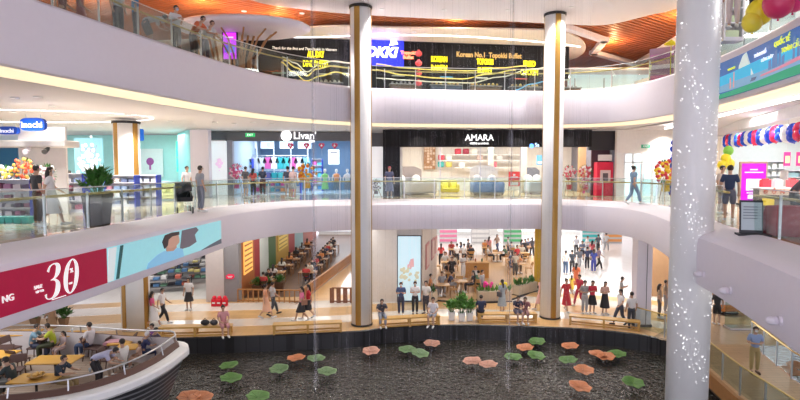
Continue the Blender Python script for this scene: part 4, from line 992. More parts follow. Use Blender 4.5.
# ================================================================ top floor: food hall front
D1, D2 = 30.3, 33.5
fa, fb_ = Vector((X(228, D1), D1)), Vector((X(566, 33.1), 33.1))
def fpos(px, off=-.1):
    """point on the food hall front seen at a given bearing"""
    d = fb_ - fa; k = (px - 400) / F; t_ = (k * fa.y - fa.x) / (d.x - k * d.y); p = fa + d * t_; n = Vector((d.y, -d.x)).normalized(); return p + n * (-off)
fang = math.atan2((fb_ - fa).y, (fb_ - fa).x)
rainy = tile_mat('ribbed_charcoal', (.007, .007, .009), (.012, .011, .014), (.003, .003, .004), w=.15, h=6, rough=.7, spec=.2)
wallbox(fa.x, fa.y, fb_.x, fb_.y, L2 + 1.5, EYE + 7.4, rainy, 'wall_food_hall', .2)
structure(MB().box(((fa.x + fb_.x) / 2, (fa.y + fb_.y) / 2 + 3, L2 + 1.2), ((fb_ - fa).length, .15, 2.5), fang).build('wall_food_hall_back', cm((.05, .05, .06))))
wallbox(X(218, 30), 30, X(229, 30.3), 30.3, L2, EYE + 7.4, cm((.74, .68, .64)), 'wall_pier', .3)
def fsign(px, py, word, sz, m, label, width=None, **kw):
    p = fpos(px, -.16); t = thing('food_hall_sign', label, 'sign', (p.x, p.y, Zof(py, p.y)), fang)
    lines = word.split('\n')
    for i, l in enumerate(lines): text('lettering', l, sz, m, (0, -.03, (len(lines) - 1) * sz * .55 - i * sz * 1.08), t, width=width if not isinstance(width, list) else width[i], **kw)
    MB().box((0, .02, 0), (.9 * (width if isinstance(width, float) else (max(width) if width else 1)), .02, .05)).build('backing_bar', BLACK, t); return t
YL = cm((1.0, .85, .0), .5, 1.6); OR = cm((1, .25, .12), .5, 1.6)
fsign(317, 59.5, 'ALL DAY\nDINE BUFFET', .5, YL, 'yellow sign reading ALL DAY over BUFFET', [.95, 1.45], bold=.008)
fsign(438, 64, 'KOREAN\nRAMEN', .47, YL, 'yellow sign reading KOREAN RAMEN', [.95, .95], bold=.008)
fsign(483, 66.5, 'TOPOKKI\nBUFFET', .47, YL, 'yellow sign reading TOPOKKI BUFFET', [1.0, .9], bold=.008)
fsign(526.5, 68.5, 'FRIED\nCHICKEN', .47, YL, 'yellow sign reading FRIED CHICKEN', [.75, 1.1], bold=.008)
fsign(306, 49, 'Thank for the first and Tteokbokki in Vietnam', .22, cm((.7, .68, .6), .5, .8), 'thin pale handwritten line of text over the food hall', 3.6, shear=.2)
fsign(487, 55.5, 'Korean No.1  Topokki Buffet', .42, cm((.45, .28, .08), .5, .5), 'long dim amber lettering over the food hall', 4.0, bold=.01)
p = fpos(385, -.2); t = thing('food_hall_sign', 'big glowing white DOKKI sign on a blue ground beside the left tall column', 'sign', (p.x, p.y, Zof(51, p.y)), fang)
MB().box((-.4, .06, .1), (3.0, .08, 1.9)).build('blue_ground', cm((.01, .02, .50), .5, .8), t); text('lettering', 'DOKKI', .78, cm((1, 1, 1), .5, 3), (-.55, -.02, -.1), t, width=2.5, shear=.25, bold=.03)
text('small_lettering', 'Toppoki\nBuffet', .26, OR, (1.35, -.02, -.2), t, bold=.012); MB().plate([(.25, .3), (.75, .4), (.6, .75), (.35, .7)], -.03, 0).build('cup_emblem', cm((.8, .85, 1), .5, 2), t)
area(p.x - .5, p.y - 1.2, L2 + 3.3, 2.2, .4, 60, (.25, .2, 1), rx=PI)  # upward blue light added in front of the sign for its glow
# stalls under the signs: counters with small dishes of light
rn = random.Random(21)
for k in range(9):
    px = 247 + k * 40
    if 350 < px < 372: continue
    p = fpos(px, .6); t = thing('food_counter', 'dark food hall counter with bowls and a glowing menu, %s from the left' % ['first', 'second', 'third', 'fourth', 'fifth', 'sixth', 'seventh', 'eighth', 'ninth'][k], 'counter', (p.x, p.y, L2), fang)
    MB().box((0, 0, .5), (1.9, .5, 1.0)).build('body', cm(rn.choice([(.07, .07, .08), (.12, .09, .07), (.06, .08, .12)])), t); MB().box((0, -.02, 1.03), (2.0, .6, .05)).build('top', cm((.3, .3, .3)), t)
    MB().box((rn.uniform(-.5, .5), .8, 1.9), (.8, .05, .5)).build('menu_board', cm(rn.choice([(.1, .35, .6), (.6, .12, .08), (.55, .5, .4), (.2, .3, .25)]), .5, .5), t)
    g = MB()
    for j in range(7): g.ball((-.8 + j * .26, 0, 1.14), rn.uniform(.05, .11), n=7, m=5)
    g.build('bowls', cm(rn.choice([(.7, .68, .6), (.6, .4, .1), (.5, .5, .55)])), t)
    MB().ball((.3, .1, 1.75), .09, n=8, m=5).build('globe_lamp', cm((1, .9, .7), .5, 4), t)
for k, px in enumerate((415.5,)):
    p = fpos(px, -1.0)
    for j in range(4):
        o = tag(MB().ball((0, 0, 0), .2, sz=.85).box((0, 0, .19), (.12, .12, .05)).build('paper_lantern', cm((.55, .06, .06), .5, .3)), 'red paper lantern in a vertical string, %s' % ['top one', 'second from top', 'third from top', 'bottom one'][j], 'lantern', None); o.location = (p.x, p.y, L2 + 2.55 - j * .55)
# wavy glowing decorative tubes in front
def wavy(pts, r, m, label):
    q = []
    for px, py in pts:
        p = fpos(px, -1.6); q.append((p.x, p.y, Zof(py, p.y)))
    sm = []
    for i in range(len(q) - 1):
        for k in range(5):
            f_ = k / 5; h = (1 - math.cos(PI * f_)) / 2; a, b = Vector(q[i]), Vector(q[i + 1]); v = a.lerp(b, f_); v.z = a.z + (b.z - a.z) * h; sm.append(v)
    sm.append(Vector(q[-1])); t = thing('wavy_tube', label, 'rail'); MB().tube(sm, r, 6).build('tube', m, t, smooth=True)
    for i in (0, len(q) // 2, len(q) - 1): MB().tube([(q[i][0], q[i][1], L2), q[i]], .015, 4).build('support', STEEL, t)
YG2 = cm((.70, .55, .12), .4, .35); YG3 = cm((.65, .62, .5), .4, .3)
wavy([(287, 60), (300, 68), (309, 76), (318, 69), (332, 66), (350, 68)], .04, YG2, 'yellow wavy tube dipping beside the left tall column, top one')
wavy([(286, 57), (298, 63), (309, 72), (320, 65), (334, 61), (350, 63)], .03, YG3, 'pale wavy tube above the yellow one, left of the column')
wavy([(285, 62), (296, 72), (308, 81), (322, 76), (336, 72), (350, 75)], .035, YG2, 'yellow wavy tube dipping lowest beside the left column')
wavy([(374, 64), (400, 68), (430, 70), (460, 71), (490, 68), (515, 66)], .03, YG2, 'long yellow tube across the food hall, top one')
wavy([(374, 70), (400, 75), (430, 78), (455, 79), (480, 74), (505, 70)], .035, YG2, 'long yellow tube across the food hall, second one')
wavy([(374, 78), (400, 80), (430, 82), (462, 83), (490, 77), (520, 69), (545, 66)], .03, YG3, 'long pale tube rising to the fried chicken sign')
wavy([(505, 90), (520, 84), (535, 81), (550, 80)], .03, cm((.1, .35, .6), .4, .6), 'short blue tube at the right end of the food hall')
area(-3, 29, EYE + 7.2, 6, 1, 90, (1, .9, .8)); area(6, 31, EYE + 7.2, 6, 1, 90, (1, .9, .8))
# timber ribs and magenta screen at the left
t = thing('timber_screen', 'row of upright timber ribs around the magenta screen on the top floor', 'screen', (0, 0, 0))
for k in range(12):
    px = 204 + k * 4.2; yy = 26.5 + .15 * (k % 3)
    if 224 < px < 239: continue
    top = (X(px + (px - 232) * .35, yy), yy, EYE + 6.55); MB().tube([(X(px, yy), yy, L2), (X(px, yy), yy, L2 + 1.4), top], .06, 4).build('rib', MWOOD, t)
t = thing('advertising_kiosk', 'glowing magenta upright screen among timber ribs on the top floor', 'kiosk', (X(232.5, 26), 26, L2))
MB().box((0, .05, 1.3), (.74, .12, 2.6)).build('cabinet', DARK, t); MB().box((0, -.02, 1.9), (.62, .02, 1.25)).build('screen', cm((.55, .03, .75), .4, 1.0), t)
MB().box((0, -.04, 1.75), (.5, .01, .35)).build('pictured_city', cm((.15, .2, .7), .4, .8), t); MB().box((0, -.04, 2.3), (.36, .01, .05)).build('print', cm((1, .8, 1), .5, .6), t)
t = thing('food_counter', 'small low counter under the magenta screen with yellow sign', 'counter', (X(236, 25.5), 25.5, L2)); MB().box((0, 0, .3), (1.6, .5, .6)).build('body', cm((.1, .1, .12)), t); MB().box((0, 0, .62), (1.7, .6, .04)).build('top', STEEL, t)
t = thing('exit_sign', 'green exit sign hanging near the white canopy disc', 'sign', (X(281, 26), 26, EYE + 6.78)); MB().box((0, 0, 0), (.42, .05, .17)).build('sign_body', cm((.02, .4, .1), .5, .4), t); text('lettering', 'EXIT', .13, cm((.8, 1, .8), .5, .8), (0, -.03, 0), t); MB().tube([(0, 0, .08), (0, 0, .5)], .01, 4).build('hanger_rod', STEEL, t)
# far upper left lobby
wallbox(-30, 30, X(170, 33), 33, L2, EYE + 7.6, cm((.5, .48, .5)), 'wall_upper_left', .3)
# right: bright glazed wall
wallbox(X(566, 36), 36, X(650, 36), 36, L2, EYE + 6.25, cm((.6, .72, .74), .3, .45), 'window_2', .2)
t = thing('window_frame', 'white slim frame bars of the bright window on the top floor', 'window frame', (0, 35.85, 0))
for px in (573, 602, 640): MB().box((X(px, 35.8), 0, L2 + 1.0), (.08, .06, 2.0)).build('mullion', cm((.5, .55, .56)), t)
wallbox(X(640, 34), 35, 16.5, 24.5, L2, EYE + 5.6, cm((.78, .80, .82)), 'wall_gallery', .2)
structure(MB().span((8.4, 34, EYE + 6.2), (18.5, 37.5, EYE + 6.3)).build('trim_2', WHITE))
t = thing('shop_display', 'purple and pink shelf display behind the upper right glass', 'display', (X(661, 26), 26, L2), -.6); MB().box((0, 0, .9), (1.3, .3, 1.8)).build('cabinet', cm((.35, .2, .28)), t)
for k in range(3): MB().box((0, -.17, .4 + k * .5), (1.2, .04, .2)).build('shelf_band', cm([(.6, .15, .3), (.7, .6, .65), (.5, .2, .4)][k]), t)
o = tag(MB().lathe([(.02, 0), (.3, -.12), (.32, -.16), (.001, .05)], 12).tube([(0, 0, 0), (0, 0, -1.9)], .02, 5).build('parasol', cm((.75, .65, .02))), 'yellow umbrella standing behind the upper right glass', 'parasol'); o.location = (X(667, 25), 25, L2 + 1.92)
# upper right corner: things behind the steel rail
wallbox(13.8, 25, 15.5, 9, L2, EYE + 7.5, cm((.55, .60, .62)), 'wall_upper_right', .2)
area(12, 15, EYE + 7.3, 2, 2, 120); area(12.5, 21, EYE + 7.3, 2, 2, 120); area(12, 30, EYE + 7.3, 3, 2, 160); area(-14, 24, EYE + 7.3, 4, 4, 180, (1, .9, .8))
for k, (px, py, r, c, nm) in enumerate(((753, 12, .34, (.85, .7, .02), 'big yellow'), (746, 22, .26, (.8, .66, .05), 'smaller yellow'), (771, 3, .36, (.65, .03, .12), 'crimson'), (785, -3, .36, (.6, .03, .15), 'dark pink'))):
    yy = 13.9 if px > 765 else 14.8; o = tag(MB().ball((0, 0, 0), r, n=14, m=9, sz=1.1).lathe([(.035, -r * 1.25), (.012, -r * 1.08)], 6).tube([(0, 0, -r * 1.2), (0, 0, -(Zof(py, yy) - L2))], .008, 4).build('balloon', cm(c, .3), smooth=True), nm + ' balloon behind the steel rail above the city banner', 'balloon'); o.location = (X(px, yy), yy, Zof(py, yy))
gondola(720, 738, 16.8, 1.9, 4, 'pale shelf unit behind the steel rail above the city banner', z=L2, bluef=False, group='goods on the upper shelf', item='pale_packet', plabel='small pale packet on the upper right shelf', cols=[(.6, .7, .75), (.75, .7, .5), (.5, .6, .4)])
# rain curtain falling from the ceiling ring into the pond
rc = bpy.data.materials.new('falling_water'); rc.use_nodes = True; nt = rc.node_tree; b = nt.nodes['Principled BSDF']
b.inputs['Base Color'].default_value = (.75, .75, .85, 1); b.inputs['Roughness'].default_value = .2; b.inputs['Alpha'].default_value = .085
tc = nt.nodes.new('ShaderNodeTexCoord'); nn = nt.nodes.new('ShaderNodeTexNoise'); nn.inputs['Scale'].default_value = 3; mm = nt.nodes.new('ShaderNodeMath'); mm.operation = 'MULTIPLY'; mm.inputs[1].default_value = .12
nt.links.new(tc.outputs['Object'], nn.inputs['Vector']); nt.links.new(nn.outputs['Fac'], mm.inputs[0]); nt.links.new(mm.outputs[0], b.inputs['Alpha'])
def rain(px0, px1, Dr, n, r, label, ztop=CZ - .02, zbot=-.75):
    g = MB(); rn = random.Random(int(px0))
    for k in range(n):
        x = X(rn.gauss((px0 + px1) / 2, (px1 - px0) / 4), Dr) if px1 - px0 < 60 else X(rn.uniform(px0, px1), Dr)
        y = Dr + rn.uniform(-.25, .25); g.tube([(x, y, ztop), (x, y, zbot)], r * rn.uniform(.6, 1.3), 3, cap=False)
    tag(g.build('falling_water', rc), label, 'water', None, 'stuff')
rain(311, 319, 19.5, 16, .012, 'thin bright strand of falling water left of the left tall column')
rain(507, 513, 19.5, 16, .012, 'thin bright strand of falling water left of the right tall column')
rain(330, 590, 20.5, 120, .006, 'fine rain curtain of water threads falling between the two tall columns')
# ================================================================ ground floor furniture
def bench(px0, py0, px1, py1, label):
    a, b = at_z(px0, py0, 0), at_z(px1, py1, 0); d = b - a; L = d.length; c = (a + b) / 2
    t = thing('bench', label, 'bench', (c.x, c.y, .008), math.atan2(d.y, d.x))
    MB().box((0, .0, .43), (L, .48, .07)).build('seat', WOOD, t, bevel=.01)
    for x in (-L / 2 + .06, 0, L / 2 - .06):
        mb = MB()
        for y in (-.19, .19): mb.box((x, y, .2), (.09, .07, .39))
        mb.box((x, 0, .05), (.09, .32, .07)); mb.build('leg_frame', WOOD, t)
    for y in (-.19, .19): MB().box((0, y, .08), (L - .15, .05, .07)).build('lower_rail', WOOD, t)
    return t
B1 = bench(160, 336.5, 232, 335, 'long golden wood bench at left with a seated woman and dark bags on it')
B2 = bench(273, 334, 342, 331, 'long golden wood bench standing empty before the wooden fence')
B3 = bench(379, 327.5, 439, 324, 'golden wood bench just right of the left tall column')
B4 = bench(478, 322.5, 536, 322, 'golden wood bench between the white potted plants and the right tall column')
B5 = bench(569, 324, 640, 331, 'golden wood bench between the right tall column and the square pillar')
for px, py, h, r, nm in ((451.5, 320, .75, .42, 'smaller'), (461.5, 321, 1.15, .5, 'tallest'), (469.5, 320.5, .8, .42, 'right-hand')):
    q = at_z(px, py, 0); plant(q.x, q.y, .008, h, r, PURE, '%s leafy plant in a square white pot beside the pond benches' % nm, .42, .24, n=50, leafm=LEAF2, wide=.17)

def fence(pts, h, label, m=MWOOD, solid=False):
    t = thing('wooden_fence', label, 'fence')
    for a, b in zip(pts, pts[1:]):
        a, b = Vector(a), Vector(b); d = b - a; an = math.atan2(d.y, d.x); c = (a + b) / 2
        MB().box((c.x, c.y, h), (d.length, .1, .06), an).build('top_rail', m, t); MB().box((c.x, c.y, .1), (d.length, .07, .06), an).build('bottom_rail', m, t)
        n = max(2, int(d.length / .28)); mb = MB()
        for k in range(n + 1):
            p = a.lerp(b, k / n); mb.box((p.x, p.y, h / 2), (.06 if not solid else .24, .05, h - .02), an)
        mb.build('slats', m, t)
    return t
g = lambda px, py: (lambda q: (q.x, q.y))(at_z(px, py, 0))
WOODF = cm((.42, .19, .06), .45)
fence([g(238, 302), g(300, 303)], .72, 'brown slatted wooden fence facing the promenade at the restaurant', WOODF)
fence([g(300.5, 303), g(352, 262)], .72, 'long brown wooden fence running back along the restaurant corridor', WOODF)
fence([g(332, 303), g(352, 303)], .85, 'short brown fence beside the left tall column', cm((.25, .1, .05)), True)
# restaurant walls
XW = X(238, 30.3)
wallbox(X(204, 29.5), 29.7, X(222, 29.5), 29.7, 0, 4.45, cm((.60, .54, .52)), 'pier', .5)
wallbox(X(222, 29.7), 29.8, X(238, 29.7), 29.8, 0, 4.45, cm((.27, .26, .27)), 'pier', .5)
cols = [(30.2, 33.2, (.40, .13, .03)), (33.2, 34.5, (.28, .02, .02)), (34.5, 36.8, (.50, .55, .52)), (36.8, 39, (.05, .12, .03)), (39, 43.5, (.42, .25, .04)), (43.5, 46, (.35, .05, .05)), (46, 50, (.30, .48, .50)), (50, 58, (.3, .1, .08))]
for a, b, c in cols: wallbox(XW, a, XW, b, 0, 4.45, cm(c), 'wall_restaurant', .12)
for k, (a, b, c, nm) in enumerate(((30.8, 32.6, (.95, .5, .12), 'glowing orange'), (39.6, 42.8, (.60, .42, .08), 'yellow slatted'))):
    t = thing('wall_panel_picture', nm + ' picture panel on the left restaurant wall', 'picture', (XW + .1, (a + b) / 2, 2.2)); MB().box((0, 0, 0), (.05, b - a, 1.9)).build('frame', cm(c, .5, .5 if k == 0 else .1), t)
    gm = MB()
    for j in range(6): gm.box((.035, 0, -.75 + j * .3), (.02, (b - a) * .85, .1))
    gm.build('slats_print', cm([q * .5 for q in c]), t)
t = thing('round_sign', 'small red round sign on the grey pier by the restaurant', 'sign', (X(228.5, 29.5), 29.5, EYE - (277.5 - 168) * 29.5 / F)); MB().plate([(-.22, -.12), (-.24, .05), (-.1, .14), (.2, .12), (.24, -.03), (.12, -.14)], -.04, .02).build('sign_body', cm((.75, .02, .08), .5, .3), t); MB().box((0, -.05, .02), (.28, .01, .04)).box((0, -.05, -.05), (.2, .01, .03)).build('print', PURE, t)
wallbox(-40, 47, -11.5, 47, 0, 4.45, cm((.74, .72, .70)), 'wall_back'); wallbox(-11.5, 47, XW, 30.2, 0, 4.45, cm((.7, .66, .62)), 'wall_side')
wallbox(XW, 60, X(560, 60) + 30, 60, 0, 4.45, cm((.82, .82, .80)), 'wall_back', .3)
structure(MB().prism([(XW, 30.4), g(300, 303), g(352, 262), (X(352, 60), 60), (XW, 60)], -.001, .006).build('restaurant_floor', tile_mat('dark_oak', (.16, .09, .05), (.12, .065, .04), (.05, .03, .02), w=1.2, h=.2, rough=.35)))
structure(MB().prism([g(301, 303), g(331, 303), g(356, 262), g(353, 262)], -.001, .005).build('corridor_floor', TAN))
for k, px in enumerate((214.5, 219.5, 225)):
    q = at_z(px, 306, 0); t = thing('fire_box', 'red box with rounded top at the foot of the grey pier, %s of three' % ['left one', 'middle one', 'right one'][k], 'box', (q.x, q.y, .0)); MB().box((0, 0, .2), (.27, .28, .4)).build('body', cm((.75, .01, .03)), t, bevel=.02); MB().ball((0, 0, .45), .12, n=10).build('knob_top', cm((.8, .02, .05)), t); MB().box((0, -.15, .2), (.16, .01, .08)).build('white_label', PURE, t)

# dining chairs and tables
def make_chair(name, label, c, cb, w=.42, arms=False):
    t = thing(name, label, 'chair')
    MB().box((0, 0, .44), (w, w, .05)).build('seat', cm(cb), t, bevel=.01)
    MB()._add([(-w / 2, w / 2 - .02, .62), (w / 2, w / 2 - .02, .62), (w / 2, w / 2 + .06, .84), (-w / 2, w / 2 + .06, .84), (-w / 2, w / 2 + .03, .62), (w / 2, w / 2 + .03, .62), (w / 2, w / 2 + .11, .84), (-w / 2, w / 2 + .11, .84)], [(0, 1, 2, 3), (5, 4, 7, 6), (0, 4, 5, 1), (3, 2, 6, 7), (0, 3, 7, 4), (1, 5, 6, 2)]).build('backrest', cm(cb), t)
    for sx in (-1, 1):
        MB().tube([(sx * w * .42, -w * .42, .43), (sx * w * .48, -w * .5, 0)], .02, 5).build('leg', cm(c), t)
        MB().tube([(sx * w * .44, w * .55, .72), (sx * w * .42, w * .42, .43), (sx * w * .48, w * .56, 0)], .02, 5).build('leg', cm(c), t)
    return t
def make_table(name, label, c, w, d, h=.74, pedestal=False, cl=None):
    t = thing(name, label, 'table')
    MB().box((0, 0, h - .02), (w, d, .045)).build('table_top', cm(c, .35), t, bevel=.01)
    if pedestal:
        MB().tube([(0, 0, .02), (0, 0, h - .04)], .035, 8).build('pedestal', cm(cl or (.03, .03, .03)), t); MB().box((0, 0, .02), (w * .45, d * .45, .035)).build('base', cm(cl or (.03, .03, .03)), t)
    else:
        for sx in (-1, 1):
            for sy in (-1, 1): MB().box((sx * (w / 2 - .06), sy * (d / 2 - .06), (h - .04) / 2), (.05, .05, h - .04)).build('leg', cm(cl or c), t)
    return t
dc0 = make_chair('dining_chair', 'dark wooden dining chair in the restaurant behind the fence', (.08, .04, .02), (.10, .05, .03)); dt0 = make_table('dining_table', 'dark wooden table in the restaurant behind the fence', (.35, .17, .06), 1.2, .8)
rn = random.Random(31); used = [0, 0]
def put(o, first_idx, loc, rz, label, group):
    if used[first_idx] == 0: used[first_idx] = 1; o.location = loc; o.rotation_euler = (0, 0, rz); o['label'] = label; o['group'] = group; return o
    return dup(o, loc, rz, label, group)
SEATS = []
for r_ in range(7):
    D = 32 + r_ * 2.5; xr = X(300, 0.0) if False else None
    x_lim = at_z(300 + (r_) * 7.5, 303 - r_ * 6, 0).x
    x = XW + 1.1
    while x < g(300, 303)[0] + (D - 30.3) * .145 - .9:
        put(dt0, 0, (x, D, .006), 0, 'dark wooden dining table in the restaurant behind the fence', 'restaurant tables')
        for dy, rz in ((-.62, PI), (.62, 0)):
            put(dc0, 1, (x, D + dy, .006), rz, 'dark wooden dining chair in the restaurant behind the fence', 'restaurant chairs')
            SEATS.append((x, D + dy, rz))
        for j in range(3):
            o = tag(MB().lathe([(.04, 0), (.1, .05), (.09, .05), (.001, .02)], 8).build('bowl', cm(rn.choice([(.8, .78, .7), (.6, .2, .1), (.7, .5, .3)]))), 'small bowl on a restaurant table behind the fence', 'bowl', 'bowls on the restaurant tables') if not (r_ == 0 and False) and 'bw' not in globals() else dup(bw)
            if 'bw' not in globals(): bw = o
            o.location = (x - .35 + j * .35, D + rn.uniform(-.2, .2), .75)
        x += 2.1
# plants and dark hedge boxes among the restaurant
for px, py in ((262, 286), (275, 284), (252, 288)):
    q = at_z(px, py + 12, 0); 
    plant(q.x, q.y + 1.2, .006, .55, .5, cm((.12, .06, .03)), 'dark leafy hedge plant in a box inside the restaurant at x near the %s' % {262: 'middle', 275: 'right', 252: 'left'}[px], .6, .4, n=50)
# shop with display tables at far left
stuffc = [(.1, .25, .5), (.6, .15, .1), (.05, .05, .06), (.7, .6, .2), (.2, .45, .3), (.75, .75, .75)]
gp = {}
for k, (px, py, w) in enumerate(((168, 291, 2.6), (188, 283, 2.6), (158, 279, 2.4), (181, 273, 2.6), (200, 276, 2.4), (196, 268, 2.6))):
    q = at_z(px, py, 0); t = thing('display_rack', 'black framed low display rack piled with goods, %s behind the boat' % ['nearest one', 'second nearest one', 'left back one', 'middle back one', 'one beside the beige pier', 'farthest one'][k], 'rack', (q.x, q.y, 0), .25)
    for z in (.35, .75): MB().box((0, 0, z), (w, 1.0, .04)).build('shelf_board', cm((.12, .12, .13)), t)
    for sx in (-1, 1):
        for sy in (-1, 1): MB().box((sx * w / 2, sy * .48, .42), (.05, .05, .84)).build('leg', cm((.04, .04, .05)), t)
    for z in (.372, .772):
        for j in range(6):
            hh = rn.uniform(.08, .2)
            if 'g' not in gp: gp['g'] = o = tag(MB().box((0, 0, .5), (1, 1, 1)).box((0, 0, 1.02), (.8, .8, .04)).build('goods_box', cm(stuffc[0])), 'small colourful goods box piled on the black racks', 'box', 'goods on the black racks')
            else: o = dup(gp['g'])
            v = Matrix.Rotation(.25, 3, 'Z') @ Vector((-w / 2 + .3 + j * (w - .6) / 5, rn.uniform(-.2, .2), 0)); o.location = (q.x + v.x, q.y + v.y, z); o.rotation_euler = (0, 0, .25); o.scale = (.32, .5, hh); setmat(o, cm(rn.choice(stuffc)))
# plants & stall behind the boat
for px, py, h in ((31, 327, .7), (48, 327, .8), (60, 327, .6)):
    q = at_z(px, py, 0); plant(q.x, q.y + .3, .008, h + .1, .5, cm((.3, .18, .1)), 'green bushy plant behind the boat rail, %s' % {31: 'leftmost', 48: 'middle one', 60: 'rightmost'}[px], .35, .25, n=44, wide=.15)
q = at_z(52, 328, 0); t = thing('wooden_figure', 'brown carved figure standing between plants behind the boat', 'figure', (q.x, q.y, .008)); MB().lathe([(.2, 0), (.22, .1), (.14, .5), (.17, .8), (.07, .95), (.1, 1.08), (.02, 1.2)], 10).build('figure_body', cm((.45, .28, .16)), t, smooth=True); MB().tube([(-.14, 0, .8), (-.28, -.1, .5)], .04, 5).tube([(.14, 0, .8), (.28, -.1, .55)], .04, 5).build('arm', cm((.5, .3, .2)), t)
wallbox(X(-60, 34), 34, X(60, 34), 34, 0, 4.45, cm((.62, .63, .66)), 'wall_left_shop', .2)

# centre: white wall, led screen, cafe side wall
wallbox(X(372, 29.6), 29.6, X(397, 29.6), 29.6, 0, 4.45, cm((.86, .83, .80)), 'wall_centre', .4)
wallbox(X(397, 29.8), 29.8, X(421.5, 29.8), 29.8, 0, 4.45, cm((.75, .72, .70)), 'wall_centre', .3)
t = thing('led_screen', 'tall bright standing advertising screen of a pale beach city right of the left column', 'screen', (X(409.3, 29.4), 29.4, 0))
MB().box((0, .05, 1.9), (1.36, .1, 3.72)).build('cabinet', DARK, t); MB().box((0, -.01, 1.92), (1.26, .04, 3.6)).build('panel', cm((.55, .76, .86), .4, .45), t)
rn2 = random.Random(8); gm, gn = MB(), MB()
for k in range(26): gm.ball((rn2.uniform(-.5, .5), -.035, 1.6 + rn2.gauss(0, .25)), rn2.uniform(.05, .12), sy=.08, n=6, m=4)
for k in range(10): gn.box((rn2.uniform(-.1, .5), -.045, 2.15 + rn2.uniform(-.1, .25)), (.1, .01, rn2.uniform(.15, .4)))
gm.build('pictured_foliage', cm((.62, .62, .45), .4, .3), t); gn.build('pictured_towers', cm((.70, .50, .50), .4, .3), t)
wallbox(X(421.5, 29.8), 29.8, X(436, 37), 37, 0, 4.45, cm((.70, .62, .56)), 'wall_cafe_side', .15)
for k, f_ in enumerate((.25, .62, .86)):
    a, b = Vector((X(421.5, 29.8), 29.8)), Vector((X(436, 37), 37)); p = a.lerp(b, f_); n_ = math.atan2((b - a).y, (b - a).x)
    t = thing('framed_picture', 'pink framed picture on the cafe side wall, %s' % ['nearest', 'middle one', 'farthest'][k], 'picture', (p.x + .12, p.y, 2.3), n_); MB().box((0, 0, 0), (1.5, .05, 1.5 - .2 * k)).build('frame', cm((.65, .3, .3)), t); MB().box((0, -.04, 0), (1.2, .02, 1.2 - .2 * k)).build('print', cm((.75, .55, .5)), t)
# cafe floor and rim
rim = [g(436, 301), g(470, 303), g(500, 302.5), g(518, 298), g(533, 291), g(545, 281)]
RP = Path(rim, .4)
structure(MB().prism([(p.x, p.y) for p in RP.p] + [g(547, 255), g(436, 255)], -.001, .012).build('cafe_floor', tile_mat('cafe_oak', (.62, .40, .20), (.56, .36, .18), (.4, .25, .12), w=1.2, h=.2, rough=.3)))
mb = MB(); RP.sweep(mb, [(-.06, 0), (.06, 0), (.06, .06), (-.06, .06)], closed=True); tag(mb.build('floor_rim', DARK), 'dark curved rim edging the cafe floor', 'rim', kind='structure')
def planter(px, py, L, label, rz=0, flowers=None):
    q = at_z(px, py, 0); t = thing('planter_box', label, 'planter', (q.x, q.y, .01), rz)
    MB().box((0, 0, .3), (L, .5, .56)).build('box', cm((.62, .52, .40)), t, bevel=.01); MB().box((0, 0, .02), (L + .04, .54, .05)).build('plinth', DARK, t)
    r3 = random.Random(px); lf = MB()
    for k in range(int(L * 34)):
        x, y = r3.uniform(-L / 2 + .05, L / 2 - .05), r3.uniform(-.2, .2); lf.leaf((x, y, .56), (x + r3.uniform(-.2, .2), y + r3.uniform(-.2, .2), .56 + r3.uniform(.2, .5)), .14)
    lf.build('foliage', LEAF2 if flowers else LEAF, t)
    if flowers:
        for nm, c, dx in flowers:
            m_ = MB()
            for k in range(9): m_.ball((dx + r3.uniform(-.22, .22), -.05 + r3.uniform(-.1, .1), .92 + r3.uniform(-.12, .12)), r3.uniform(.07, .12), n=7, m=5)
            m_.build(nm, cm(c), t)
    return t
planter(494, 301, 1.9, 'cafe planter box with pink and yellow flowers', .03, [('pink_blooms', (.85, .05, .35), -.35), ('yellow_blooms', (.9, .75, .02), .5)])
planter(525, 293, 1.9, 'cafe planter box of plain green leaves on the curve', .75)
planter(541, 281, 1.0, 'cafe planter box nearest the yellow wall', .9)
planter(431, 302.5, .7, 'small planter box at the foot of the pink pictures', 1.1)
wallbox(X(536, 34), 34, X(547, 34), 34, 0, 4.45, cm((.75, .48, .05)), 'wall_yellow', .3); wallbox(X(547, 34), 34, X(552, 30), 30.5, 0, 4.45, cm((.5, .5, .52)), 'wall_grey_corner', .2)
q = at_z(476, 277, 0); t = thing('wooden_counter', 'light wooden serving counter in the middle of the cafe', 'counter', (q.x, q.y, .012)); MB().box((0, 0, .5), (1.65, .7, 1.0)).build('body', cm((.55, .28, .09)), t); MB().box((0, 0, 1.03), (1.75, .8, .06)).build('top', cm((.65, .38, .15)), t)
for k in range(3): MB().lathe([(.05, 0), (.06, .18), (.02, .24)], 8).build('jar', cm([(.8, .8, .75), (.5, .2, .1), (.2, .3, .2)][k]), t).location = (-.5 + k * .45, 0, 1.06)
cc0 = make_chair('cafe_chair', 'x', (.45, .24, .09), (.5, .28, .1)); ctb = make_table('cafe_table', 'x', (.62, .38, .16), .75, .75, .74, True, (.2, .12, .06)); uc = [0, 0]
CSEATS = []
def cput(o, i, loc, rz, label, group):
    if not uc[i]: uc[i] = 1; o.location = loc; o.rotation_euler = (0, 0, rz); o['label'] = label; o['group'] = group; return o
    return dup(o, loc, rz, label, group)
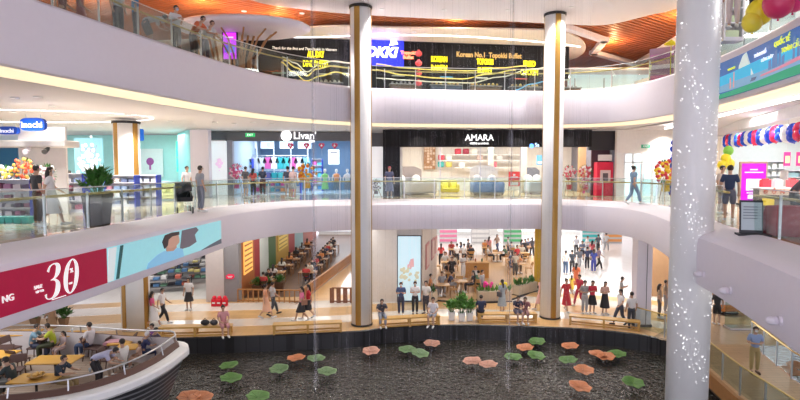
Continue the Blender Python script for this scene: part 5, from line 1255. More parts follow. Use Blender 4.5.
for k, (px, py) in enumerate(((443, 297), (449, 284), (461, 293), (477, 290), (446, 272), (510, 268), (520, 274), (524, 262), (497, 262), (470, 260), (452, 258), (510, 256), (530, 255), (486, 256))):
    q = at_z(px, py, 0)
    cput(ctb, 0, (q.x, q.y, .013), 0, 'small light wooden cafe table on the oak floor', 'cafe tables')
    for a in ((0, PI) if k % 2 else (PI / 2, -PI / 2, 0)):
        x, y = q.x - .62 * math.sin(a), q.y + .62 * math.cos(a)
        cput(cc0, 1, (x, y, .013), a, 'light wooden cafe chair at a small cafe table', 'cafe chairs'); CSEATS.append((x, y, a))
# glowing panels added along the back wall to brighten it
for k, (xa, xb, c) in enumerate(((-9.2, -4.6, (.80, .86, .95)), (-1, 4, (.9, .93, .95)), (4.6, 9.5, (.92, .95, .98)), (11, 17, (.95, .95, .92)), (18, 25, (.93, .96, .97)))):
    structure(MB().span((xa, 59.6, .4), (xb, 59.8, 4.2)).build('window_%d' % (k + 3), cm(c, .4, .6)))
for k, px in enumerate((448, 480, 512, 590, 612)):
    q = at_z(px, 243, 0); t = thing('display_stand', 'distant shop stand with %s goods at the back of the ground floor' % ['pink', 'white', 'green', 'teal', 'orange'][k], 'stand', (q.x, q.y, 0)); MB().box((0, 0, .7), (1.8, .5, 1.4)).build('cabinet', cm((.6, .6, .62)), t)
    for j in range(3): MB().box((0, -.27, .3 + j * .45), (1.7, .05, .25)).build('goods_row', cm([(.7, .2, .35), (.8, .8, .8), (.1, .5, .2), (.05, .5, .5), (.8, .35, .1)][k]), t)
# orange seats seen past the square pillar
for k, (px, py) in enumerate(((659, 268), (664, 275), (660, 283))):
    q = at_z(px, py + 8, 0); t = thing('armchair', '%s orange armchair past the square pillar' % ['farthest', 'middle', 'nearest'][k], 'armchair', (q.x, q.y, 0)); MB().box((0, 0, .3), (.7, .7, .3)).build('seat', cm((.75, .25, .04)), t, bevel=.05); MB().box((0, .3, .6), (.7, .15, .6)).build('backrest', cm((.8, .28, .05)), t, bevel=.04)
    for sx in (-1, 1): MB().box((sx * .35, 0, .4), (.12, .7, .5)).build('armrest', cm((.7, .22, .04)), t, bevel=.03)
    for sx in (-1, 1): MB().box((sx * .28, 0, .07), (.05, .5, .15)).build('leg', DARK, t)
# things at the bridge head
q = at_z(736, 323, 0); t = thing('notice_board', 'white upright notice board leaning at the bridge head', 'notice', (X(732, 27), 27, 0)); MB().box((0, 0, 1.25), (.95, .08, 2.3)).build('board', PURE, t, rz if False else False); MB().box((0, .02, 1.25), (1.05, .08, 2.45)).build('frame', DARK, t); MB().box((0, .1, .05), (1.05, .4, .06)).build('foot', DARK, t)
wallbox(14.5, 31, 30, 27, 0, 4.45, cm((.50, .30, .16)), 'wall_landing', .2)
t = thing('glass_box', 'small glass-sided kiosk box at the far bridge rail', 'kiosk', (X(744, 24.6), 24.6, 0)); MB().box((0, 0, .75), (1.0, .5, 1.4)).build('glass_case', glass_mat('case_glass', (.75, .85, .8), .06), t); MB().box((0, 0, .04), (1.1, .6, .08)).build('base', STEEL, t); MB().box((0, 0, 1.47), (1.05, .55, .05)).build('lid', STEEL, t)
t = thing('orange_bench', 'orange upholstered bench behind the bridge head', 'bench', (X(747, 27), 27, 0)); MB().box((0, 0, .35), (2.4, .6, .3)).build('seat', cm((.6, .2, .04)), t, bevel=.04); MB().box((0, .3, .65), (2.4, .15, .6)).build('backrest', cm((.55, .15, .04)), t, bevel=.04)
for sx in (-1, 1): MB().box((sx * 1.0, 0, .1), (.08, .4, .2)).build('leg', DARK, t)

# ================================================================ lotus sculptures
def lotus(px, py, orange, label, r=.38, z=-.50):
    q = at_z(px, py, z); rn = random.Random(int(px * 7 + py)); ph = rn.uniform(0, 6)
    t = thing('lotus_leaf', label, 'lotus leaf', (q.x, q.y, z)); t.rotation_euler = (rn.uniform(.0, .16), rn.uniform(-.12, .12), 0); c = (.56, .21, .09) if orange == 1 else (.50, .26, .19) if orange == 2 else (.09, .22, .045) if orange == 0 else (.12, .22, .09)
    mb = MB(); n = 28
    mb.lathe([(.02, -.06), (r * .5, -.03), (r * .85, .02), (r, .05), (r * .98, .06), (r * .8, .035), (r * .4, -.01), (.001, -.03)], n, wob=lambda a, q_: .022 * (q_ / r) ** 2 * math.sin(5 * a + ph), sy=1.0)
    for v in mb.bm.verts:
        a = math.atan2(v.co.y, v.co.x); k = 1 + .06 * math.sin(7 * a + ph) * (v.co.length / r); v.co.x *= k; v.co.y *= k
    mb.build('leaf_disc', mat('lotus_%d' % orange, c, .5, var=.25, scale=4), t, smooth=True)
    MB().tube([(0, 0, -.05), (.03, 0, z * 0 - (.25 + .0))], .02, 5).build('stem', DARK, t)
    vn = MB()
    for k in range(9): a = 2 * PI * k / 9 + ph; vn.tube([(.03 * math.cos(a), .03 * math.sin(a), -.015), (r * .85 * math.cos(a), r * .85 * math.sin(a), .055 + .016 * math.sin(5 * a + ph))], .006, 3)
    vn.build('veins', mat('lotus_vein_%d' % orange, [x * .7 for x in c]), t)
LO = [(229, 366, 0, 'green'), (231, 378.5, 0, 'green'), (279, 369.5, 3, 'green'), (258, 397, 0, 'green'), (316, 359, 3, 'green'), (327, 372, 3, 'pale green'), (296, 358.5, 1, 'orange'), (201, 398, 1, 'orange'), (371, 351.5, 2, 'pale pink'),
      (432, 344, 2, 'coral'), (472, 361.5, 2, 'coral'), (488, 365, 2, 'coral'), (525, 348, 1, 'orange'), (570, 346.5, 1, 'orange'), (584, 370.5, 1, 'orange'), (580, 387, 1, 'orange'), (598, 354.5, 1, 'orange'), (407, 350, 3, 'green'), (420, 354, 3, 'green'), (513, 357.5, 0, 'green'), (537, 342, 0, 'green'), (536, 356, 0, 'green'), (568, 360.5, 0, 'green'),
      (606, 357, 1, 'orange'), (617, 354.5, 0, 'green'), (633, 383, 0, 'green'), (189, 397, 1, 'orange')]
def near(px):
    return 'below the empty bench' if 255 < px < 345 else 'below the left tall column' if px < 385 and px > 345 else 'below the seated woman on the left bench' if px < 255 else 'in mid pond' if px < 500 else 'below the right tall column' if px < 590 else 'near the pond corner'
seen = {}
for i, (px, py, o, nm) in enumerate(LO):
    key = '%s lotus leaf %s' % (nm, near(px)); row = 'nearest' if py > 378 else 'close to the far wall' if py < 350 else 'in the second row' if py < 360 else 'in the third row'
    lb = key + ', ' + row; seen[lb] = seen.get(lb, 0) + 1
    if seen[lb] > 1: lb += ', right-hand one' if seen[lb] == 2 else ', last one'
    lotus(px, py, o, lb, .38 if py < 375 else .40)
lotus(789, 372, 1, 'orange lotus leaf sculpture beyond the bridge', .42)
lotus(797, 366, 1, 'orange lotus leaf farthest beyond the bridge', .36)
# ================================================================ people
def skin(verts, edges, root=0, sub=1):
    """verts: name -> (pos, radius); one skinned, smoothed surface"""
    names = list(verts); me = bpy.data.meshes.new('body_source'); me.from_pydata([verts[n][0] for n in names], [(names.index(a), names.index(b)) for a, b in edges], [])
    o = bpy.data.objects.new('body_source', me); COL.objects.link(o)
    m = o.modifiers.new('skin', 'SKIN'); m.use_smooth_shade = True
    for i, n in enumerate(names):
        r = verts[n][1]; r = r if isinstance(r, tuple) else (r, r)
        me.skin_vertices[0].data[i].radius = r; me.skin_vertices[0].data[i].use_root = (i == root)
    if sub: s = o.modifiers.new('sub', 'SUBSURF'); s.levels = sub; s.render_levels = sub
    dg = bpy.context.evaluated_depsgraph_get(); dg.update()
    out = bpy.data.meshes.new_from_object(o.evaluated_get(dg)); bpy.data.objects.remove(o); return out
V = Vector
def lerp(a, b, t): return tuple(V(a).lerp(V(b), t))
def pose(name):
    J = dict(pel=(0, 0, .93), spi=(0, 0, 1.10), che=(0, .01, 1.30), nck=(0, .01, 1.47), hd0=(0, -.01, 1.54), hd1=(0, -.02, 1.62), hd2=(0, 0, 1.70))
    for s, k in ((-1, 'l'), (1, 'r')):
        J['sh' + k] = (s * .17, .01, 1.40); J['el' + k] = (s * .235, .04, 1.13); J['wr' + k] = (s * .24, -.05, .89); J['ha' + k] = (s * .235, -.08, .82)
        J['hi' + k] = (s * .09, 0, .88); J['kn' + k] = (s * .10, -.02, .49); J['an' + k] = (s * .10, .02, .09); J['to' + k] = (s * .12, -.15, .035)
    def arms(el, wr, ha, which='lr'):
        for s, k in ((-1, 'l'), (1, 'r')):
            if k in which: J['el' + k] = (s * el[0], el[1], el[2]); J['wr' + k] = (s * wr[0], wr[1], wr[2]); J['ha' + k] = (s * ha[0], ha[1], ha[2])
    def shift(keys, d):
        for k in keys: J[k] = tuple(V(J[k]) + V(d))
    if name == 'phone': arms((.23, .03, 1.13), (.10, -.22, 1.20), (.06, -.29, 1.24)); shift(['hd0', 'hd1', 'hd2'], (0, -.03, -.01))
    if name in ('walk', 'walkb'):
        a, b = ('l', 'r') if name == 'walk' else ('r', 'l'); s = -1 if a == 'l' else 1
        J['kn' + a] = (s * .09, -.20, .52); J['an' + a] = (s * .09, -.30, .10); J['to' + a] = (s * .10, -.46, .07)
        J['kn' + b] = (-s * .09, .04, .48); J['an' + b] = (-s * .09, .30, .16); J['to' + b] = (-s * .10, .18, .03)
        J['el' + a] = (s * .23, .12, 1.15); J['wr' + a] = (s * .25, .13, .92); J['ha' + a] = (s * .25, .10, .84)
        J['el' + b] = (-s * .23, -.05, 1.14); J['wr' + b] = (-s * .22, -.24, 1.0); J['ha' + b] = (-s * .21, -.31, .96)
    if name in ('lean', 'bend'):
        J.update(pel=(0, .14, .92), spi=(0, .04, 1.07), che=(0, -.13, 1.22), nck=(0, -.26, 1.33), hd0=(0, -.32, 1.37), hd1=(0, -.38, 1.43), hd2=(0, -.40, 1.51))
        for s, k in ((-1, 'l'), (1, 'r')):
            J['sh' + k] = (s * .17, -.19, 1.28); J['hi' + k] = (s * .09, .13, .88); J['kn' + k] = (s * .10, .06, .48); J['an' + k] = (s * .11, .10, .09); J['to' + k] = (s * .12, -.07, .035)
        arms((.22, -.36, 1.06), (.08, -.52, 1.03), (.02, -.56, 1.03))
    if name == 'bend':
        J.update(pel=(0, .25, .93), spi=(0, .08, 1.02), che=(0, -.14, 1.08), nck=(0, -.32, 1.12), hd0=(0, -.39, 1.13), hd1=(0, -.46, 1.15), hd2=(0, -.53, 1.20))
        for s, k in ((-1, 'l'), (1, 'r')): J['sh' + k] = (s * .17, -.24, 1.10); J['hi' + k] = (s * .09, .24, .88)
        arms((.21, -.33, .86), (.14, -.50, .80), (.12, -.57, .79))
    if name.startswith('sit'):
        for k in ('pel', 'spi', 'che', 'nck', 'hd0', 'hd1', 'hd2', 'shl', 'shr', 'ell', 'elr', 'wrl', 'wrr', 'hal', 'har'): J[k] = tuple(V(J[k]) + V((0, .1, -.385)))
        J['pel'] = (0, .10, .56)
        for s, k in ((-1, 'l'), (1, 'r')):
            J['hi' + k] = (s * .10, .04, .54); J['kn' + k] = (s * .12, -.36, .53); J['an' + k] = (s * .12, -.34, .10); J['to' + k] = (s * .13, -.51, .035)
        if name == 'sit': arms((.24, .04, .76), (.13, -.17, .64), (.08, -.24, .64))
        if name == 'sitfwd':
            shift(['che'], (0, -.05, 0)); shift(['nck', 'shl', 'shr'], (0, -.11, -.02)); shift(['hd0', 'hd1', 'hd2'], (0, -.17, -.04)); arms((.25, -.16, .80), (.16, -.38, .82), (.13, -.45, .82))
    if name == 'cross': arms((.25, .0, 1.13), (.05, -.17, 1.14), (-.04, -.17, 1.15))
    return J
def fingers(bm_me, J, c=None):
    mb = MB(); mb.bm.from_mesh(bm_me)
    for s, k in ((-1, 'l'), (1, 'r')):
        w, h = V(J['wr' + k]), V(J['ha' + k]); d = (h - w).normalized(); sd = V((s * 1.0, 0, 0)); sd = (sd - d * sd.dot(d))
        sd = sd.normalized() if sd.length > .2 else V((0, 1, 0)); up = d.cross(sd)
        for i, ln in enumerate((.062, .072, .068, .05)):
            o = h + sd * (.022 - i * .016); c_ = up * .012
            mb.tube([o - d * .02, o + d * ln * .5, o + d * ln + c_], [.0095, .009, .0065], 5)
        o = w.lerp(h, .4) + sd * .02; mb.tube([o, o + sd * .03 + d * .025, o + sd * .035 + d * .06], [.011, .0105, .007], 5)
    return mb
SKINC = cm((.55, .34, .24), .55); HAIRC = cm((.022, .016, .014), .5)
TPL = {}
def template(ps, lower, hair):
    key = (ps, lower, hair)
    if key in TPL: return TPL[key]
    J = pose(ps); sit = ps.startswith('sit')
    R = dict(pel=(.13, .10), spi=(.115, .085), che=(.135, .095), nck=.052, hd0=.062, hd1=(.078, .092), hd2=(.055, .065))
    for k in 'lr': R.update({'sh' + k: .058, 'el' + k: .042, 'wr' + k: .029, 'ha' + k: (.034, .026), 'hi' + k: .088, 'kn' + k: .058, 'an' + k: .037, 'to' + k: (.036, .028)})
    E = [('pel', 'spi'), ('spi', 'che'), ('che', 'nck'), ('nck', 'hd0'), ('hd0', 'hd1'), ('hd1', 'hd2')]
    for k in 'lr': E += [('che', 'sh' + k), ('sh' + k, 'el' + k), ('el' + k, 'wr' + k), ('wr' + k, 'ha' + k), ('pel', 'hi' + k), ('hi' + k, 'kn' + k), ('kn' + k, 'an' + k), ('an' + k, 'to' + k)]
    me = skin({n: (J[n], R[n]) for n in J}, E)
    mb = fingers(me, J)
    hc = V(J['hd1']); f_ = V((0, -1, 0)) if ps not in ('bend',) else V((0, -.8, -.6)).normalized(); u_ = f_.cross(V((-1, 0, 0)))
    mb.tube([hc + f_ * .07 + u_ * .015, hc + f_ * .105 - u_ * .012, hc + f_ * .085 - u_ * .028], [.008, .014, .01], 6)          # nose
    for s in (-1, 1): mb.ball(tuple(hc + V((s * .082, .01, -.005))), .022, sx=.5, n=6, m=4)                                # ears
    root = mb.build('person', SKINC, None, smooth=True)
    eb = MB()
    for s in (-1, 1): eb.ball(tuple(hc + f_ * .082 + V((s * .032, 0, 0)) + u_ * .012), .012, n=6, m=4)
    eb.build('eyes', BLACK, root); MB().tube([hc + f_ * .083 - u_ * .05 + V((-.02, 0, 0)), hc + f_ * .09 - u_ * .052, hc + f_ * .083 - u_ * .05 + V((.02, 0, 0))], .006, 4).build('mouth', cm((.45, .15, .13)), root)
    # shirt
    k2 = {'l': lerp(J['shl'], J['ell'], .8), 'r': lerp(J['shr'], J['elr'], .8)}
    hem = tuple(V(J['pel']) + (V(J['pel']) - V(J['spi'])).normalized() * .07)
    sv = dict(h=(hem, (.155, .125)), s=(J['spi'], (.142, .115)), c=(J['che'], (.155, .12)), n=(lerp(J['che'], J['nck'], .72), (.085, .075)), a=(J['shl'], .08), b=(J['shr'], .08), e=(k2['l'], .066), f=(k2['r'], .066))
    me = skin(sv, [('h', 's'), ('s', 'c'), ('c', 'n'), ('c', 'a'), ('c', 'b'), ('a', 'e'), ('b', 'f')]); me.name = 'shirt'; me.materials.clear(); me.materials.append(cm((.8, .8, .8)))
    o = bpy.data.objects.new('shirt', me); COL.objects.link(o); o.parent = root
    P, H = V(J['pel']), V(J['spi'])
    def legs(f, r0, r1, r2):
        d = dict(p=(J['pel'], (.15, .125)), w=(lerp(J['pel'], J['spi'], .7), (.135, .108))); e = [('p', 'w')]
        for k in 'lr':
            d['h' + k] = (J['hi' + k], r0); d['k' + k] = (J['kn' + k], r1); e += [('p', 'h' + k), ('h' + k, 'k' + k)]
            if f > 0: d['a' + k] = (lerp(J['kn' + k], J['an' + k], f), r2); e.append(('k' + k, 'a' + k))
        return skin(d, e)
    if lower == 'trousers': me = legs(.93, .105, .082, .062); nm = 'trousers'
    elif lower == 'shorts' or (sit and lower in ('skirt', 'dress')): me = legs(0 if lower == 'shorts' else .35, .115, .092, .09); nm = 'shorts' if lower == 'shorts' else lower
    else:
        nm = lower; wv = V(lerp(J['pel'], J['spi'], .3 if lower == 'skirt' else .95)); kc = (V(J['knl']) + V(J['knr'])) / 2; ln = {'skirt': 0.0, 'dress': -.12}[lower]
        g_ = MB(); rings = []
        for i in range(6):
            t_ = i / 5; c_ = wv.lerp(kc + V((0, .02, ln)), t_); rx = .145 + .10 * t_; ry = .115 + .13 * t_
            rings.append([g_.bm.verts.new((c_.x + rx * math.cos(2 * PI * j / 16) * (1 + .05 * t_ * math.sin(8 * PI * j / 16 * 2)), c_.y + ry * math.sin(2 * PI * j / 16), c_.z)) for j in range(16)])
        for a, b in zip(rings, rings[1:]):
            for j in range(16): g_.bm.faces.new((a[j], a[(j + 1) % 16], b[(j + 1) % 16], b[j]))
        me = g_.mesh(nm, True)
    me.name = nm; me.materials.clear(); me.materials.append(cm((.1, .1, .12)))
    o = bpy.data.objects.new(nm, me); COL.objects.link(o); o.parent = root
    for k in 'lr':
        a, b = V(J['an' + k]), V(J['to' + k]); d = (b - a); d.z = 0; d.normalize()
        MB().tube([a - d * .07 + V((0, 0, -.04)), a + V((0, 0, -.035)), b + V((0, 0, .01)), b + d * .06 + V((0, 0, .0))], [.04, .048, .045, .028], 8).build('shoe', cm((.7, .7, .7)), root, smooth=True)
    # hair
    g_ = MB(); bk = -f_; hb = hc + bk * .018 + V((0, 0, .028)); g_.ball(tuple(hb), .098, sx=.95, sz=1.0, n=12, m=8)
    for v in g_.bm.verts:
        r_ = v.co - hc
        if r_.dot(f_) > .045 and r_.dot(u_ if ps == 'bend' else V((0, 0, 1))) < .055: v.co -= f_ * .06
    if hair == 'long': g_.tube([hb + V((0, .03, .02)), hb + bk * .07 + V((0, 0, -.12)), hb + bk * .075 + V((0, 0, -.30)), hb + bk * .06 + V((0, 0, -.38))], [.08, .085, .075, .03], 10, flat=.6)
    if hair == 'bun': g_.ball(tuple(hb + bk * .10 + V((0, 0, .06))), .045, n=8, m=6)
    g_.build('hair', HAIRC, root, smooth=True)
    root.location = (0, -60, -30); TPL[key] = root; return root
USED = set(); PEOPLE = []
def person(loc, rz, ps, hair, shirt, lower, lc, label, shoes=(.75, .75, .75), h=1.0, mask=False, bag=None, scol=None, group=None):
    key = (ps, lower, hair); t0 = template(*key)
    if key in USED: o = dup(t0)
    else: o = t0; USED.add(key); 
    if key in PENDING: pass
    o.location = loc; o.rotation_euler = (0, 0, rz); o.scale = (h, h, h); tag(o, label, 'person', group)
    for c in o.children:
        b = c.name.split('.')[0]
        if b == 'shirt': setmat(c, cm(shirt))
        elif b in ('trousers', 'shorts', 'skirt', 'dress'): setmat(c, cm(lc))
        elif b == 'shoe': setmat(c, cm(shoes))
        elif b == 'hair' and scol: setmat(c, cm(scol))
    if o is not t0:
        for c in list(o.children):
            if c.name.split('.')[0] in ('face_mask', 'shoulder_bag'): bpy.data.objects.remove(c)
    J = pose(ps); hc = V(J['hd1'])
    if mask: MB().ball(tuple(hc + V((0, -.055, -.03))), .055, sy=.75, n=8, m=5).build('face_mask', cm(mask if isinstance(mask, tuple) else (.75, .85, .9)), o, smooth=True)
    if bag: MB().box((.26, .08, 1.0), (.1, .28, .24)).tube([(.24, .0, 1.1), (.12, .0, 1.42), (.24, .14, 1.1)], .01, 4).build('shoulder_bag', cm(bag), o)
    return o
PENDING = {}
def gp(px, py, z=0.0): q = at_z(px, py, z); return (q.x, q.y, z)
WH, BK, NV, GR = (.8, .8, .82), (.02, .02, .025), (.03, .05, .13), (.35, .35, .37)
DEN = (.08, .14, .27); KH = (.40, .30, .16); RD = (.55, .02, .04); PK = (.75, .10, .25)
z0 = .01
# pose, facing: 0 = towards camera, PI = away, PI/2 = faces right(+x)
person(gp(153, 328, z0), 1.9, 'walkb', 'long', PK, 'dress', WH, 'woman in a bright pink top and long white skirt walking left of the bench')
person(gp(163, 323.5, z0), 1.6, 'walk', 'short', WH, 'trousers', BK, 'person in white top and dark trousers striding beside the pink-topped woman')
person(gp(189, 310, z0), 0, 'stand', 'short', WH, 'skirt', BK, 'woman in white blouse and long black skirt standing before the display racks')
q = B1.location; person((X(221, q.y), q.y - .0, .02), .5, 'sit', 'bun', (.60, .28, .30), 'dress', (.58, .27, .28), 'woman in a dusty pink dress seated on the left bench')
person(gp(266, 318.5, z0), 2.0, 'walk', 'bun', (.75, .35, .2), 'dress', (.78, .45, .3), 'woman in an orange patterned dress walking before the wooden fence')
person(gp(273, 315.5, z0), 2.2, 'walkb', 'short', (.55, .57, .6), 'trousers', (.06, .08, .1), 'man in a grey shirt walking beside the woman in the orange dress', (.05, .05, .05))
person(gp(302, 321.5, z0), -1.2, 'walk', 'long', (.80, .2, .38), 'skirt', BK, 'woman in a pink top and black skirt walking behind the empty bench', bag=(.35, .18, .12))
person(gp(308.5, 319, z0), -1.3, 'walkb', 'long', RD, 'skirt', BK, 'woman in a red top and black skirt walking behind the empty bench')
q = B3.location; person((X(381.5, q.y), q.y - .08, .02), .2, 'sitfwd', 'long', (.06, .06, .08), 'trousers', (.3, .33, .4), 'woman in a black top bending over her phone, seated beside the left tall column')
person(gp(401, 315.5, z0), 0, 'phone', 'short', (.05, .09, .22), 'trousers', (.04, .05, .1), 'man in a navy shirt standing before the tall screen', mask=True)
person(gp(415, 314.5, z0), .1, 'phone', 'short', WH, 'trousers', BK, 'man in a white shirt and black trousers standing in front of the tall screen', (.05, .05, .05), mask=True)
person(gp(426, 314, z0), -.5, 'stand', 'short', (.75, .74, .72), 'trousers', (.06, .06, .08), 'man in a cream shirt standing by the cafe side wall', (.05, .05, .05))
q = B3.location; person((X(433, q.y), q.y - .02, .02), -.3, 'sit', 'short', (.72, .70, .74), 'shorts', (.35, .38, .45), 'person in white shirt seated at the right end of the bench by the left column')
q = B4.location; person((X(482, q.y), q.y + .02, .02), PI, 'sit', 'short', (.03, .04, .09), 'trousers', BK, 'man in dark navy seated with his back turned beside the white pots')
person(gp(502, 312.5, z0), PI + .5, 'stand', 'long', (.33, .38, .42), 'dress', (.33, .38, .42), 'woman in a grey blue dress standing behind the bench, carrying a dark bag', bag=(.08, .08, .1))
person((X(519, q.y), q.y - .05, .02), .15, 'sitfwd', 'short', (.03, .03, .06), 'shorts', (.15, .14, .2), 'man in black seated on the bench left of the right tall column')
person((X(526.5, q.y), q.y - .05, .02), -.15, 'sitfwd', 'long', (.30, .12, .13), 'dress', (.35, .18, .18), 'woman in dark red seated next to the man in black', h=.96)
person(gp(541, 310, z0), -1.2, 'walk', 'bun', (.8, .45, .4), 'dress', (.8, .45, .4), 'woman in a salmon dress passing behind the right tall column')
person(gp(482, 300, z0), 1.0, 'stand', 'short', (.35, .36, .38), 'trousers', (.15, .16, .2), 'person in grey standing by the flowered planter')
# right of the right column
person(gp(566, 311.5, z0), .2, 'walk', 'bun', (.60, .03, .05), 'dress', (.58, .03, .05), 'woman in a long red dress just right of the right tall column')
person(gp(576, 291, z0), 2.6, 'walk', 'long', (.8, .2, .08), 'dress', (.8, .22, .1), 'woman in an orange red dress farther back on the white floor')
person(gp(571.5, 293, z0), 2.8, 'walkb', 'long', (.85, .65, .08), 'dress', (.85, .65, .1), 'child in a yellow dress beside the orange dress', h=.62)
person(gp(579, 306, z0), -1.0, 'walk', 'short', (.55, .04, .08), 'trousers', (.45, .04, .08), 'person in dark red clothes behind the grey-shirted man')
person(gp(584.5, 313.5, z0), .1, 'cross', 'short', (.33, .34, .35), 'trousers', (.4, .4, .42), 'man in a grey T-shirt standing behind the right bench')
person(gp(592, 313.5, z0), .1, 'phone', 'long', (.62, .03, .07), 'skirt', BK, 'woman in a red blouse and black skirt behind the right bench')
person(gp(604.5, 314.5, z0), .2, 'phone', 'long', (.65, .42, .36), 'dress', BK, 'woman in a peach top and long black skirt behind the right bench')
person(gp(620, 325, z0), -1.3, 'walk', 'short', WH, 'trousers', (.05, .06, .09), 'man in a white shirt striding at the right end of the bench', (.05, .05, .05))
person(gp(631, 328.5, z0), PI, 'stand', 'short', (.78, .76, .76), 'trousers', (.04, .05, .07), 'man in a pale shirt and black trousers, back turned, by the square pillar', (.03, .03, .03))
person(gp(621, 308.5, z0), 1.2, 'phone', 'short', (.5, .52, .55), 'trousers', (.3, .33, .4), 'man in grey looking at his phone on the white floor')
person(gp(634, 309, z0), -1.4, 'walk', 'long', (.4, .3, .35), 'trousers', (.5, .4, .42), 'woman in mauve left of the square pillar')
crowd = [(565.5, 275, WH, DEN, 'short', 'white shirt and jeans'), (572, 274, (.05, .06, .08), BK, 'short', 'black'), (579, 271, (.12, .13, .16), GR, 'short', 'charcoal'), (587, 270, (.04, .05, .12), BK, 'short', 'dark navy'), (593.5, 273, (.04, .06, .3), (.03, .04, .25), 'long', 'royal blue'), (598.5, 270, (.28, .2, .25), BK, 'long', 'plum'),
         (576, 256, (.4, .4, .45), BK, 'short', 'pale grey'), (587, 256, WH, (.3, .3, .35), 'short', 'white'), (598, 254, (.08, .08, .1), BK, 'short', 'black jacket'), (592, 262, (.5, .1, .12), NV, 'long', 'dull red'), (582, 262, (.15, .2, .3), BK, 'short', 'slate'), (606, 252, (.6, .6, .62), GR, 'short', 'light grey')]
for i, (px, py, a, b, hr, nm) in enumerate(crowd):
    person(gp(px, py, 0), random.Random(i).choice([0, PI, .8, 2.4]), ['stand', 'phone', 'walk'][i % 3], hr, a, 'trousers', b, 'person in %s among the crowd far back on the white floor' % nm)
for px, py, a, b, nm, hr in ((659, 318, (.35, .27, .2), (.12, .1, .1), 'olive brown shirt', 'long'), (665, 313, (.30, .22, .16), (.3, .3, .33), 'dark brown jacket', 'short'), (672, 312, (.4, .3, .33), BK, 'mauve shirt', 'short')):
    person(gp(px, py, 0.0), 1.2, 'stand', hr, a, 'trousers', b, 'person in a %s between the square pillar and the speckled column' % nm)
person(gp(716.5, 324.5, 0), 2.8, 'stand', 'short', (.03, .03, .035), 'shorts', BK, 'person dressed in black standing at the bridge head right of the speckled column')
person(gp(754, 373, 0.0), -.25, 'cross', 'short', (.28, .38, .62), 'trousers', (.42, .32, .14), 'man in a blue shirt and khaki trousers walking across the timber bridge', (.10, .05, .03), mask=(.8, .85, .85))
# cafe people
cafe = [(452, 283, 'stand', (.03, .03, .035), BK, 'short', 'black beside the wooden counter'), (463, 279, 'phone', WH, WH, 'short', 'white by the counter front'), (457, 266, 'stand', WH, BK, 'short', 'white shirt behind the counter'), (464, 266, 'stand', (.7, .7, .72), BK, 'short', 'pale grey behind the counter'), (468, 260, 'walk', (.1, .1, .12), BK, 'short', 'dark grey deep in the cafe'),
        (515, 277, 'stand', (.55, .5, .42), (.1, .1, .1), 'short', 'beige beside the curved planter'), (517, 268, 'walk', (.65, .04, .05), BK, 'short', 'bright red in the cafe'), (441, 266, 'stand', (.6, .06, .06), BK, 'long', 'red near the cafe wall'), (489, 257, 'walk', (.7, .3, .3), GR, 'long', 'pink deep in the cafe'), (508, 257, 'stand', (.5, .5, .5), BK, 'short', 'grey deep in the cafe'), (525, 260, 'stand', (.05, .05, .06), BK, 'short', 'black before the yellow wall'), (497, 254, 'walk', (.3, .2, .15), NV, 'long', 'brown at the cafe back'), (532, 258, 'walkb', (.08, .08, .1), BK, 'long', 'charcoal near the yellow wall')]
for i, (px, py, ps, a, b, hr, nm) in enumerate(cafe):
    person(gp(px, py, .013), [0, .6, PI, 2.5, 1.5][i % 5], ps, hr, a, 'trousers', b, 'person standing in %s' % nm if ps != 'walk' else 'person walking in %s' % nm)
rn = random.Random(5); sc = [(.03, .03, .04), (.6, .6, .6), (.5, .05, .05), (.05, .07, .15), (.75, .3, .1), (.3, .3, .32), (.7, .68, .6), (.1, .2, .12)]
for i, (x, y, a) in enumerate(CSEATS):
    if i % 3 != 1: person((x, y, .02), a, ['sit', 'sitfwd'][i % 2], ['short', 'long'][(i // 2) % 2], rn.choice(sc), 'trousers', rn.choice([BK, NV, GR]), 'person seated at a small wooden cafe table', group='people seated in the cafe')
for i, (x, y, a) in enumerate(SEATS):
    if i % 4 != 3: person((x, y, .012), a, ['sit', 'sitfwd'][i % 2], ['short', 'long'][(i // 2) % 2], rn.choice(sc[:1] * 3 + sc), 'trousers', rn.choice([BK, NV]), 'person seated at a dark restaurant table behind the fence', group='people seated in the restaurant')
# middle floor
ZL = L1 + .005
person(gp(38.5, 226, ZL), 2.6, 'stand', 'short', (.03, .03, .035), 'trousers', BK, 'man in black standing beside the woman in white before the jar shelf', mask=(.7, .75, .8))
person(gp(52, 226, ZL), 2.0, 'walk', 'long', (.78, .76, .78), 'dress', (.78, .76, .78), 'woman in a white dress with long dark hair before the jar shelf', h=.97, mask=(.8, .82, .85))
person(gp(79, 206, ZL), -.6, 'lean', 'short', (.6, .5, .5), 'trousers', NV, 'person leaning behind the blue shelf beside the big planter', mask=True)
person(gp(187.5, 203, ZL), 1.0, 'stand', 'short', (.68, .68, .7), 'trousers', (.25, .25, .28), 'man in a pale grey shirt before the green window display')
person(gp(201, 212, ZL), 2.4, 'stand', 'short', (.33, .35, .40), 'trousers', (.22, .24, .3), 'man in a grey striped shirt pushing the dark stroller')
person(gp(246, 198, ZL), 2.6, 'stand', 'short', (.08, .08, .1), 'shorts', (.3, .3, .35), 'man in a black shirt before the left end of the clothes shop')
person(gp(253.5, 197, ZL), 2.9, 'stand', 'long', (.6, .1, .1), 'trousers', BK, 'woman in a red top before the clothes shop', h=.94)
person(gp(263, 196, ZL), 2.9, 'phone', 'short', (.04, .06, .12), 'trousers', BK, 'person in dark blue looking into the clothes shop')
person(gp(288, 198.5, ZL), 3.0, 'stand', 'bun', (.05, .06, .1), 'shorts', (.35, .3, .35), 'woman in a dark top before the yellow flower stand')
person(gp(293.5, 199, ZL), 2.6, 'stand', 'short', (.55, .4, .4), 'shorts', (.4, .42, .48), 'man in a dusty pink shirt beside the yellow flower stand')
